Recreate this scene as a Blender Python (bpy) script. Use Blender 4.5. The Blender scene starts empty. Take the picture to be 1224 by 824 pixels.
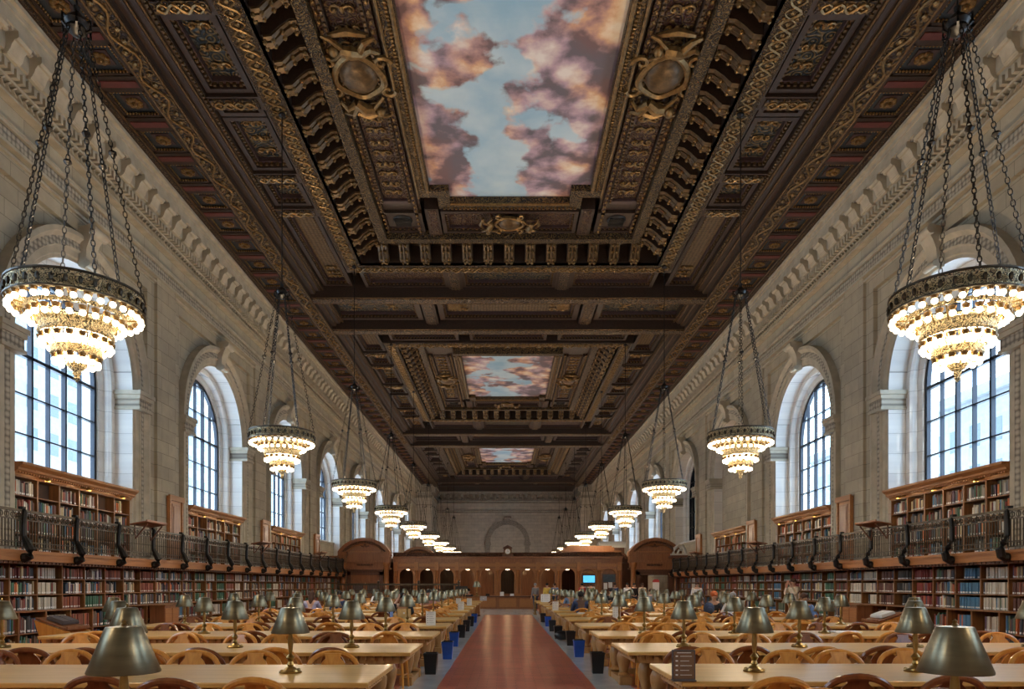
import bpy, bmesh, math, random
from mathutils import Vector, Matrix
from math import pi, sin, cos
R = random.Random(7)
SC = bpy.context.scene
COL = SC.collection
# ---------------------------------------------------------------- camera
cam_d = bpy.data.cameras.new('camera'); cam = bpy.data.objects.new('camera', cam_d); COL.objects.link(cam)
cam.location = (-0.17, 0.0, 1.55); cam.rotation_euler = (pi/2, 0, 0)
cam_d.sensor_width = 36; cam_d.lens = 860/1224*36
cam_d.shift_x = 8.4/1224; cam_d.shift_y = 287/1224
cam_d.clip_start = 0.05; cam_d.clip_end = 600
SC.camera = cam
# ---------------------------------------------------------------- light, sky, exposure
SC.view_settings.view_transform = 'Standard'; SC.view_settings.look = 'None'
SC.view_settings.gamma = 1.0; SC.view_settings.exposure = 0.12
SC.view_settings.use_curve_mapping = False
CHANDELIER_WATTS = 700
SKY_STRENGTH = 8.5
W = bpy.data.worlds.new('sky'); SC.world = W; W.use_nodes = True
wn = W.node_tree; bg = wn.nodes['Background']
bg.inputs[1].default_value = SKY_STRENGTH
bg.inputs[0].default_value = (0.62, 0.80, 1.0, 1)
WINDOWS_Y = [10.27, 19.5, 28.73, 37.96, 47.19, 56.42, 65.65, 74.88, 84.11]
def portal(s, y):
    l = bpy.data.lights.new('daylight_portal', 'AREA'); l.shape = 'RECTANGLE'; l.size = 5.2; l.size_y = 4.3
    l.cycles.is_portal = True
    o = bpy.data.objects.new('daylight_portal', l); COL.objects.link(o)
    o.location = (s*12.95, y, 7.0); o.rotation_euler = (0, s*pi/2, 0)
for s in (-1, 1):
    for y in WINDOWS_Y:
        if s == 1 and y in (37.96, 47.19): continue
        portal(s, y)
sun_d = bpy.data.lights.new('sun', 'SUN'); sun_d.energy = 2.5; sun_d.angle = 0.02; sun_d.color = (1, .96, .9)
sun = bpy.data.objects.new('sun', sun_d); COL.objects.link(sun); sun.rotation_euler = (math.radians(50), 0, math.radians(15))
for s in (-1, 1):   # the strip lamps over the wall shelves, under the gallery
    l = bpy.data.lights.new('shelf_strip_light', 'AREA'); l.shape = 'RECTANGLE'; l.size = 0.04; l.size_y = 31
    l.energy = 420; l.color = (1, .84, .6)
    o = bpy.data.objects.new('shelf_strip_light', l); COL.objects.link(o)
    o.location = (s*10.22, 28.6, 2.02); o.rotation_euler = (0, -s*math.radians(38), 0)

# ---------------------------------------------------------------- helpers
def link(o, parent=None):
    COL.objects.link(o)
    if parent is not None: o.parent = parent
    return o
class MB:
    def __init__(s): s.v = []; s.f = []; s.m = []; s.c = []; s.M = None
    def add(s, vs, fs, mi=0, col=None):
        n = len(s.v)
        if s.M is not None: vs = [tuple(s.M @ Vector(p)) for p in vs]
        s.v += vs; s.f += [tuple(i+n for i in f) for f in fs]; s.m += [mi]*len(fs)
        if col is not None: s.c += [col]*len(fs)
        return s
    def box(s, x0, x1, y0, y1, z0, z1, mi=0, col=None):
        if x0 > x1: x0, x1 = x1, x0
        if y0 > y1: y0, y1 = y1, y0
        if z0 > z1: z0, z1 = z1, z0
        vs = [(x0,y0,z0),(x1,y0,z0),(x1,y1,z0),(x0,y1,z0),(x0,y0,z1),(x1,y0,z1),(x1,y1,z1),(x0,y1,z1)]
        return s.add(vs, [(0,3,2,1),(4,5,6,7),(0,1,5,4),(1,2,6,5),(2,3,7,6),(3,0,4,7)], mi, col)
    def cbox(s, c, d, rz=0, mi=0, rx=0, ry=0):
        m = Matrix.Translation(c) @ Matrix.Rotation(rz,4,'Z') @ Matrix.Rotation(ry,4,'Y') @ Matrix.Rotation(rx,4,'X')
        vs = [tuple(m @ Vector((sx*d[0]/2, sy*d[1]/2, sz*d[2]/2))) for sz in (-1,1) for sx,sy in ((-1,-1),(1,-1),(1,1),(-1,1))]
        return s.add(vs, [(0,3,2,1),(4,5,6,7),(0,1,5,4),(1,2,6,5),(2,3,7,6),(3,0,4,7)], mi)
    def lathe(s, prof, n=16, c=(0,0,0), mi=0, a0=0.0, a1=2*pi, cap=False):
        full = abs(a1-a0-2*pi) < 1e-6; k = n if full else n+1
        vs = []; fs = []
        for r, z in prof:
            for i in range(k):
                a = a0+(a1-a0)*i/n; vs.append((c[0]+r*cos(a), c[1]+r*sin(a), c[2]+z))
        for j in range(len(prof)-1):
            for i in range(n):
                i2 = (i+1) % k
                fs.append((j*k+i, j*k+i2, (j+1)*k+i2, (j+1)*k+i))
        if cap and full:
            fs.append(tuple(range(k))[::-1]); fs.append(tuple((len(prof)-1)*k+i for i in range(k)))
        return s.add(vs, fs, mi)
    def ball(s, c, r, n=10, m=6, sc=(1,1,1), mi=0):
        vs = [(c[0], c[1], c[2]-r*sc[2])]; fs = []
        for j in range(1, m):
            t = -pi/2+pi*j/m
            for i in range(n):
                a = 2*pi*i/n; vs.append((c[0]+r*sc[0]*cos(t)*cos(a), c[1]+r*sc[1]*cos(t)*sin(a), c[2]+r*sc[2]*sin(t)))
        vs.append((c[0], c[1], c[2]+r*sc[2])); T = len(vs)-1
        for i in range(n):
            i2 = (i+1) % n
            fs.append((0, 1+i2, 1+i)); fs.append((T, 1+(m-2)*n+i, 1+(m-2)*n+i2))
            for j in range(m-2): fs.append((1+j*n+i, 1+j*n+i2, 1+(j+1)*n+i2, 1+(j+1)*n+i))
        return s.add(vs, fs, mi)
    def tube(s, pts, r, n=6, mi=0, closed=False, flat=None, up=(0,0,1)):
        P = [Vector(p) for p in pts]; K = len(P); vs = []; fs = []
        rr = r if isinstance(r, (list, tuple)) else [r]*K
        for i, p in enumerate(P):
            a = P[i-1] if (i > 0 or closed) else p; b = P[(i+1) % K] if (i < K-1 or closed) else p
            t = (b-a).normalized(); u = Vector(up)
            if abs(t.dot(u)) > .95: u = Vector((1,0,0)) if abs(t.x) < .9 else Vector((0,1,0))
            e1 = t.cross(u).normalized(); e2 = e1.cross(t).normalized()
            q = rr[i]; w = q*(flat or 1)
            for j in range(n):
                g = 2*pi*(j+.5)/n; vs.append(tuple(p+e1*(q*cos(g))+e2*(w*sin(g))))
        for i in range(K if closed else K-1):
            i2 = (i+1) % K
            for j in range(n):
                j2 = (j+1) % n; fs.append((i*n+j, i*n+j2, i2*n+j2, i2*n+j))
        if not closed: fs.append(tuple(range(n))[::-1]); fs.append(tuple((K-1)*n+j for j in range(n)))
        return s.add(vs, fs, mi)
    def prism(s, poly, f0, f1, mi=0):
        """poly: 2-D outline; f0/f1 map (a,b) to the two 3-D sides"""
        n = len(poly); vs = [f0(a,b) for a,b in poly]+[f1(a,b) for a,b in poly]
        fs = [tuple(range(n))[::-1], tuple(range(n,2*n))]+[(i,(i+1)%n,n+(i+1)%n,n+i) for i in range(n)]
        return s.add(vs, fs, mi)
    def build(s, name, mat=None, parent=None, smooth=False, loc=None, bevel=0):
        me = bpy.data.meshes.new(name); me.from_pydata(s.v, [], s.f)
        ms = mat if isinstance(mat, (list, tuple)) else [mat]
        for q in ms: me.materials.append(q)
        if len(ms) > 1: me.polygons.foreach_set('material_index', s.m)
        if s.c:
            at = me.color_attributes.new('tint', 'BYTE_COLOR', 'CORNER'); buf = []
            for p, c in zip(me.polygons, s.c): buf += list(c)*p.loop_total
            at.data.foreach_set('color', buf)
        me.update(); me.validate()
        if not s.c:
            b = bmesh.new(); b.from_mesh(me); bmesh.ops.recalc_face_normals(b, faces=b.faces); b.to_mesh(me); b.free()
        if smooth: me.shade_smooth(); me.set_sharp_from_angle(angle=math.radians(38))
        o = bpy.data.objects.new(name, me)
        if loc: o.location = loc
        link(o, parent)
        if bevel:
            bv = o.modifiers.new('bevel', 'BEVEL'); bv.width = bevel; bv.segments = 2; bv.limit_method = 'ANGLE'
        return o
def tag(o, label=None, cat=None, group=None, kind=None):
    if label: o['label'] = label
    if cat: o['category'] = cat
    if group: o['group'] = group
    if kind: o['kind'] = kind
    return o
def empty(name, loc=(0,0,0), rz=0, label=None, cat=None, group=None):
    o = bpy.data.objects.new(name, None); o.empty_display_size = .2; o.location = loc; o.rotation_euler = (0,0,rz)
    link(o); return tag(o, label, cat, group)
CH = {}
def kids(o): return CH.get(o.name) or [c for c in o.children]
def copy_tree(root, loc, rz, label, group=None, swap=None):
    r = root.copy(); link(r); r.location = loc; r.rotation_euler = (0,0,rz); r['label'] = label
    if group: r['group'] = group
    for ch in kids(root):
        c = ch.copy(); link(c, r)
        if swap and c.data.name in swap: c.data = swap[c.data.name]
        for g in kids(ch):
            d = g.copy(); link(d, c)
            if swap and d.data.name in swap: d.data = swap[d.data.name]
    return r
ORD = ['first','second','third','fourth','fifth','sixth','seventh','eighth','ninth','tenth','eleventh','twelfth','thirteenth','fourteenth','fifteenth','sixteenth','seventeenth','eighteenth','nineteenth','twentieth','twenty-first','twenty-second','twenty-third','twenty-fourth','twenty-fifth','twenty-sixth','twenty-seventh','twenty-eighth']
SIDE = {-1:'left', 1:'right'}
# ---------------------------------------------------------------- materials
def nodes(name):
    m = bpy.data.materials.new(name); m.use_nodes = True; t = m.node_tree; return m, t, t.nodes['Principled BSDF']
def N(t, kind, **kw):
    n = t.nodes.new(kind)
    for k, v in kw.items():
        if k in n.inputs: n.inputs[k].default_value = v
        else: setattr(n, k, v)
    return n
def ramp(t, fac, stops):
    r = t.nodes.new('ShaderNodeValToRGB'); e = r.color_ramp.elements
    while len(e) < len(stops): e.new(.5)
    for q, (p, c) in zip(e, stops): q.position = p; q.color = (*c, 1) if len(c) == 3 else c
    t.links.new(fac, r.inputs[0]); return r.outputs[0]
def sep_map(t, order, scale=(1,1,1)):
    tc = N(t, 'ShaderNodeTexCoord'); s = N(t, 'ShaderNodeSeparateXYZ'); c = N(t, 'ShaderNodeCombineXYZ')
    t.links.new(tc.outputs['Object'], s.inputs[0])
    for i, a in enumerate(order):
        if a in 'XYZ': t.links.new(s.outputs[a], c.inputs[i])
    mp = N(t, 'ShaderNodeMapping'); mp.inputs['Scale'].default_value = scale
    t.links.new(c.outputs[0], mp.inputs[0]); return mp.outputs[0]
def mixc(t, fac, a, b, mode='MIX'):
    m = t.nodes.new('ShaderNodeMix'); m.data_type = 'RGBA'; m.blend_type = mode
    for i, v in ((0, fac), (6, a), (7, b)):
        if hasattr(v, 'links') or hasattr(v, 'is_linked'): t.links.new(v, m.inputs[i])
        else: m.inputs[i].default_value = v if i == 0 else (*v[:3], 1)
    return m.outputs[2]
def plain(name, col, rough=.5, metal=0, var=.18, scale=6, bump=0, stretch=(1,1,1), coat=0):
    m, t, b = nodes(name)
    v = sep_map(t, 'XYZ', stretch); n = N(t, 'ShaderNodeTexNoise', Scale=scale, Detail=5.0); t.links.new(v, n.inputs['Vector'])
    lo = tuple(c*(1-var) for c in col); hi = tuple(min(1, c*(1+var)) for c in col)
    t.links.new(ramp(t, n.outputs[0], [(.3, lo), (.7, hi)]), b.inputs['Base Color'])
    b.inputs['Roughness'].default_value = rough; b.inputs['Metallic'].default_value = metal
    if coat: b.inputs['Coat Weight'].default_value = coat; b.inputs['Coat Roughness'].default_value = .15
    if bump:
        bp = N(t, 'ShaderNodeBump', Strength=bump, Distance=.02); t.links.new(n.outputs[0], bp.inputs['Height']); t.links.new(bp.outputs[0], b.inputs['Normal'])
    return m
def wood(name, c1, c2, rough=.4, axis='X', coat=.0, scale=1.0):
    m, t, b = nodes(name); st = {'X':(.6,9,9), 'Y':(9,.6,9), 'Z':(9,9,.6)}[axis]
    v = sep_map(t, 'XYZ', tuple(q*scale for q in st))
    n = N(t, 'ShaderNodeTexNoise', Scale=2.2, Detail=6.0, Distortion=.6); t.links.new(v, n.inputs['Vector'])
    t.links.new(ramp(t, n.outputs[0], [(.3, c1), (.7, c2)]), b.inputs['Base Color'])
    b.inputs['Roughness'].default_value = rough
    if coat: b.inputs['Coat Weight'].default_value = coat; b.inputs['Coat Roughness'].default_value = .12
    return m
def stone(name, order='YZ0', a=(.47,.42,.315), b2=(.375,.335,.25), mort=(.19,.17,.13), bw=.95, bh=.42):
    m, t, b = nodes(name); v = sep_map(t, order)
    br = N(t, 'ShaderNodeTexBrick', Scale=1.0); br.inputs['Brick Width'].default_value = bw; br.inputs['Row Height'].default_value = bh
    br.inputs['Mortar Size'].default_value = .008; br.inputs['Mortar Smooth'].default_value = .3; br.inputs['Bias'].default_value = -.1
    br.inputs['Color1'].default_value = (*a,1); br.inputs['Color2'].default_value = (*b2,1); br.inputs['Mortar'].default_value = (*mort,1)
    t.links.new(v, br.inputs['Vector'])
    n = N(t, 'ShaderNodeTexNoise', Scale=1.6, Detail=8.0, Roughness=.65); t.links.new(v, n.inputs['Vector'])
    c = mixc(t, .55, br.outputs[0], ramp(t, n.outputs[0], [(.28, (.62,.60,.60)), (.72, (1.12,1.08,1.0))]), 'MULTIPLY')
    t.links.new(c, b.inputs['Base Color']); b.inputs['Roughness'].default_value = .8
    bp = N(t, 'ShaderNodeBump', Strength=.5, Distance=.03, invert=True); t.links.new(br.outputs['Fac'], bp.inputs['Height']); t.links.new(bp.outputs[0], b.inputs['Normal'])
    return m
def carved_stone(name, order, sx, sy, col=(.46,.41,.32), lo=(.17,.15,.12)):
    m, t, b = nodes(name); v = sep_map(t, order, (sx, sy, 1))
    vo = N(t, 'ShaderNodeTexVoronoi', Scale=1.0, Randomness=.25); t.links.new(v, vo.inputs['Vector'])
    t.links.new(ramp(t, vo.outputs['Distance'], [(.25, col), (.62, lo)]), b.inputs['Base Color']); b.inputs['Roughness'].default_value = .85
    bp = N(t, 'ShaderNodeBump', Strength=.8, Distance=.05, invert=True); t.links.new(vo.outputs['Distance'], bp.inputs['Height']); t.links.new(bp.outputs[0], b.inputs['Normal'])
    return m
def gilt(name, scale, gold=(.17,.10,.036), base=(.023,.012,.008), cut=.42, rnd=.8, stretch=(1,1,1), metal=.35):
    """carved relief picked out in worn gold over a painted ground"""
    m, t, b = nodes(name); v = sep_map(t, 'XYZ', stretch)
    n = N(t, 'ShaderNodeTexNoise', Scale=scale*.55, Detail=2.0); t.links.new(v, n.inputs['Vector'])
    vv = mixc(t, .12, v, n.outputs['Color'], 'ADD')
    vo = N(t, 'ShaderNodeTexVoronoi', Scale=scale, Randomness=rnd); vo.feature = 'SMOOTH_F1'; vo.inputs['Smoothness'].default_value = .25; t.links.new(vv, vo.inputs['Vector'])
    wv = N(t, 'ShaderNodeMath', operation='SINE'); mu = N(t, 'ShaderNodeMath', operation='MULTIPLY'); mu.inputs[1].default_value = 21
    t.links.new(vo.outputs['Distance'], mu.inputs[0]); t.links.new(mu.outputs[0], wv.inputs[0])
    n2 = N(t, 'ShaderNodeTexNoise', Scale=scale*2.2, Detail=3.0); t.links.new(v, n2.inputs['Vector'])
    ad = N(t, 'ShaderNodeMath', operation='MULTIPLY_ADD'); ad.inputs[1].default_value = .28; t.links.new(wv.outputs[0], ad.inputs[0]); t.links.new(n2.outputs[0], ad.inputs[2])
    c = ramp(t, ad.outputs[0], [(cut, base), (cut+.16, tuple(g*.45 for g in gold)), (cut+.34, gold)])
    t.links.new(c, b.inputs['Base Color']); b.inputs['Roughness'].default_value = .42; b.inputs['Metallic'].default_value = metal
    bp = N(t, 'ShaderNodeBump', Strength=1.0, Distance=.05); t.links.new(ad.outputs[0], bp.inputs['Height']); t.links.new(bp.outputs[0], b.inputs['Normal'])
    return m
def emit(name, col, strength, sample=True):
    m, t, b = nodes(name); b.inputs['Base Color'].default_value = (*col,1); b.inputs['Emission Color'].default_value = (*col,1); b.inputs['Emission Strength'].default_value = strength
    if not sample: m.cycles.emission_sampling = 'NONE'
    return m
M = {}
M['stone'] = stone('limestone_blocks_side'); M['stone_x'] = stone('limestone_blocks_end', 'XZ0', (.60,.55,.45), (.50,.46,.375), (.26,.24,.20))  # end-wall copy of the limestone, lightened to make up for weak light there
M['reveal'] = stone('limestone_reveal', 'YZ0', (.78,.77,.74), (.70,.69,.66), (.45,.44,.42), 1.3, .62)  # same limestone with the daylight on the reveals put into its colour
M['trim'] = plain('limestone_trim', (.44,.39,.295), .8, var=.15, scale=3, bump=.2)
M['trim_pale'] = plain('limestone_trim_pale', (.56,.53,.47), .8, var=.1, scale=3, bump=.2)
M['carve'] = carved_stone('carved_limestone', 'YZ0', 7, 7); M['carve_x'] = carved_stone('carved_limestone_end', 'XZ0', 7, 7)
M['walnut'] = wood('dark_walnut', (.017,.0085,.0045), (.040,.020,.011), .5, 'Y')
M['walnut_red'] = plain('painted_red_ground', (.10,.022,.020), .5)
M['navy'] = plain('painted_navy_ground', (.018,.024,.032), .5)
M['plum'] = plain('painted_plum_ground', (.050,.027,.027), .5)
M['gold'] = plain('worn_gold', (.21,.125,.045), .38, .6, .4, 9, .3)
M['gold_dim'] = plain('aged_gold', (.10,.057,.021), .42, .4, .4, 9, .3)
M['gilt'] = gilt('gilded_scroll_relief', 4.2); M['gilt_fine'] = gilt('gilded_fine_relief', 9, cut=.40)
M['gilt_navy'] = gilt('gilded_arabesque_on_navy', 3.4, (.165,.11,.045), (.010,.017,.023), .44)
M['gilt_rope'] = gilt('gilded_leaf_moulding', 6.5, (.19,.115,.038), (.022,.012,.007), .38)
M['gilt_red'] = gilt('gilded_scroll_on_red', 4.6, (.13,.075,.027), (.04,.013,.011), .44)
M['tan_diaper'] = carved_stone('stamped_tan_panel', 'XY0', 7, 7, (.13,.085,.04), (.06,.036,.018))
M['oak'] = wood('honey_oak', (.56,.30,.075), (.74,.45,.14), .34, 'X', .12)
M['oak_leg'] = wood('aged_oak', (.34,.165,.050), (.50,.28,.10), .42, 'Z', .2)
M['chair_light'] = wood('light_varnished_oak', (.58,.22,.035), (.76,.36,.07), .3, 'Z', .4)
M['chair_dark'] = wood('russet_varnished_oak', (.16,.045,.012), (.27,.090,.025), .3, 'Z', .4)
M['shelf'] = wood('shelf_oak', (.17,.066,.020), (.30,.130,.042), .42, 'Z', .1)
M['shelf_back'] = plain('shelf_dark_board', (.06,.03,.016), .7)  # back boards in a darker brown than the shelves
M['fascia'] = wood('gallery_oak', (.30,.115,.034), (.44,.185,.055), .42, 'Y', .1)
M['panelled'] = wood('carved_mahogany', (.20,.072,.025), (.32,.130,.046), .4, 'Z', .15)
M['panelled_dk'] = wood('deep_mahogany', (.085,.030,.013), (.14,.052,.022), .45, 'Z', .1)
M['carved_wood'] = gilt('carved_mahogany_relief', 7, (.27,.11,.045), (.06,.022,.010), .36, metal=0)
M['iron'] = plain('blackened_iron', (.022,.020,.018), .42, .6, .3, 8)
M['bronze'] = plain('dark_bronze_rail', (.075,.060,.042), .40, .7, .35, 8)
M['brass'] = plain('aged_brass', (.36,.24,.085), .30, .9, .25, 12)
M['shade'] = plain('bronzed_lamp_shade', (.19,.165,.105), .32, .85, .22, 2.5, 0, (1,1,10))
M['shade_in'] = plain('lamp_shade_lining', (.65,.62,.52), .6)
M['black'] = plain('black_plastic', (.012,.012,.014), .38)
M['blue'] = plain('blue_plastic', (.015,.085,.42), .35)
M['paper'] = plain('white_paper', (.80,.79,.76), .6, var=.03)
M['ink'] = plain('dark_print', (.10,.08,.08), .6)
M['rim'] = gilt('pierced_gilt_bronze', 15, (.95,.80,.50), (.08,.07,.05), .22, metal=.7)
M['frame'] = plain('black_window_steel', (.012,.016,.026), .4, .3)
M['bulb'] = emit('lit_opal_bulb', (1, .85, .60), 7.0, False)
M['lamp_glow'] = emit('lit_ceiling_bowl', (1, .85, .60), 2.5)
M['screen'] = emit('lit_blue_screen', (.10,.55,.85), 1.0)
def m_floor():
    m, t, b = nodes('terracotta_tile'); v = sep_map(t, 'XY0')
    br = N(t, 'ShaderNodeTexBrick', Scale=1.0); br.offset = 0.5
    br.inputs['Brick Width'].default_value = .3; br.inputs['Row Height'].default_value = .15; br.inputs['Mortar Size'].default_value = .004
    br.inputs['Color1'].default_value = (.56,.17,.11,1); br.inputs['Color2'].default_value = (.44,.125,.085,1); br.inputs['Mortar'].default_value = (.13,.06,.045,1)
    t.links.new(v, br.inputs['Vector']); n = N(t, 'ShaderNodeTexNoise', Scale=.9, Detail=6.0); t.links.new(v, n.inputs['Vector'])
    t.links.new(mixc(t, .5, br.outputs[0], ramp(t, n.outputs[0], [(.3, (.7,.68,.68)), (.7, (1.25,1.2,1.2))]), 'MULTIPLY'), b.inputs['Base Color'])
    b.inputs['Roughness'].default_value = .28
    bp = N(t, 'ShaderNodeBump', Strength=.12, Distance=.01); t.links.new(n.outputs[0], bp.inputs['Height']); t.links.new(bp.outputs[0], b.inputs['Normal'])
    return m
M['tile'] = m_floor(); M['marble'] = plain('grey_marble', (.56,.60,.63), .14, var=.12, scale=2.5)
def m_glass():
    m, t, b = nodes('window_glass'); out = t.nodes['Material Output']; t.nodes.remove(b)
    tr = N(t, 'ShaderNodeBsdfTransparent'); tr.inputs[0].default_value = (.93,.97,1,1); gl = N(t, 'ShaderNodeBsdfGlossy', Roughness=.03)
    mx = N(t, 'ShaderNodeMixShader'); mx.inputs[0].default_value = .06
    t.links.new(tr.outputs[0], mx.inputs[1]); t.links.new(gl.outputs[0], mx.inputs[2]); t.links.new(mx.outputs[0], out.inputs[0]); return m
M['glass'] = m_glass()
def m_mural():
    m, t, b = nodes('painted_cloud_sky'); v = sep_map(t, 'XY0')
    def noise(sc, off, det=7, dist=.5):
        mp = N(t, 'ShaderNodeMapping'); mp.inputs['Location'].default_value = (off, off*.7, 0); t.links.new(v, mp.inputs[0])
        n = N(t, 'ShaderNodeTexNoise', Scale=sc, Detail=float(det), Roughness=.52, Distortion=dist); t.links.new(mp.outputs[0], n.inputs['Vector']); return n.outputs[0]
    sx = N(t, 'ShaderNodeSeparateXYZ'); t.links.new(v, sx.inputs[0])
    ab = N(t, 'ShaderNodeMath', operation='ABSOLUTE'); ad = N(t, 'ShaderNodeMath', operation='ADD'); ad.inputs[1].default_value = .45
    t.links.new(sx.outputs[0], ad.inputs[0]); t.links.new(ad.outputs[0], ab.inputs[0])
    mk = N(t, 'ShaderNodeMath', operation='MULTIPLY_ADD'); mk.inputs[1].default_value = .085; t.links.new(ab.outputs[0], mk.inputs[0]); t.links.new(noise(.55, 3.1, 9, .15), mk.inputs[2])
    # billows: rounded cells broken up by fine noise
    nz = N(t, 'ShaderNodeTexNoise', Scale=1.6, Detail=6.0); t.links.new(v, nz.inputs['Vector'])
    wv = mixc(t, .35, v, nz.outputs['Color'], 'ADD'); vo = N(t, 'ShaderNodeTexVoronoi', Scale=.95); vo.feature = 'SMOOTH_F1'; vo.inputs['Smoothness'].default_value = .35; t.links.new(wv, vo.inputs['Vector'])
    bl = N(t, 'ShaderNodeMath', operation='MULTIPLY_ADD'); bl.inputs[1].default_value = -.55; t.links.new(vo.outputs['Distance'], bl.inputs[0]); t.links.new(noise(1.3, 17, 8, .1), bl.inputs[2])
    sky = ramp(t, noise(.5, 9, 7, .1), [(.35, (.27,.45,.58)), (.65, (.50,.62,.66))])
    warm = ramp(t, bl.outputs[0], [(.08, (.17,.10,.10)), (.18, (.40,.22,.19)), (.27, (.62,.36,.21)), (.36, (.74,.55,.36)), (.48, (.80,.70,.56))])
    cool = ramp(t, bl.outputs[0], [(.08, (.13,.11,.13)), (.18, (.27,.20,.24)), (.28, (.46,.32,.37)), (.38, (.60,.48,.46)), (.50, (.74,.68,.62))])
    cl = mixc(t, ramp(t, noise(.45, 31, 3, .2), [(.42, (0,0,0)), (.56, (1,1,1))]), warm, cool)
    msk = ramp(t, mk.outputs[0], [(.545, (0,0,0)), (.60, (1,1,1))])
    t.links.new(mixc(t, msk, sky, cl), b.inputs['Base Color']); b.inputs['Roughness'].default_value = .65
    return m
M['mural'] = m_mural()
def m_tint(name, attr):
    m, t, b = nodes(name); b.inputs['Roughness'].default_value = .55
    if attr: a = N(t, 'ShaderNodeVertexColor', layer_name='tint'); src = a.outputs[0]
    else: a = N(t, 'ShaderNodeObjectInfo'); src = a.outputs['Color']
    v = sep_map(t, 'XYZ'); n = N(t, 'ShaderNodeTexNoise', Scale=30.0); t.links.new(v, n.inputs['Vector'])
    t.links.new(mixc(t, .3, src, ramp(t, n.outputs[0], [(.3,(.6,.6,.6)), (.7,(1.2,1.2,1.2))]), 'MULTIPLY'), b.inputs['Base Color']); return m
M['cloth_books'] = m_tint('book_cloth_many', True); M['book_cloth'] = m_tint('book_cloth', False)
def cloth(name, c): 
    if name not in M: M[name] = plain(name, c, .8, var=.12, scale=14)
    return M[name]
# ================================================================ SETTING
ZC = 14.2; WX = 11.6; XE = 10.75; Y0 = -4.0; Y1 = 91.4; Y2 = 97.7
SILL = 4.35; SP = 7.5
# floor
b = MB(); b.box(-11.7, -1.75, Y0, Y2, -.2, 0); b.box(1.75, 11.7, Y0, Y2, -.2, 0); b.box(-1.19, 1.19, Y0, 36.7, -.2, 0)
b.build('floor', M['tile'])['kind'] = 'structure'
b = MB()
for s in (-1, 1): b.box(s*1.19, s*1.75, Y0, 36.7, -.2, 0)
b.box(-1.75, 1.75, 36.7, Y2, -.2, 0)
tag(b.build('trim_1', M['marble']), kind='structure')
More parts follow.
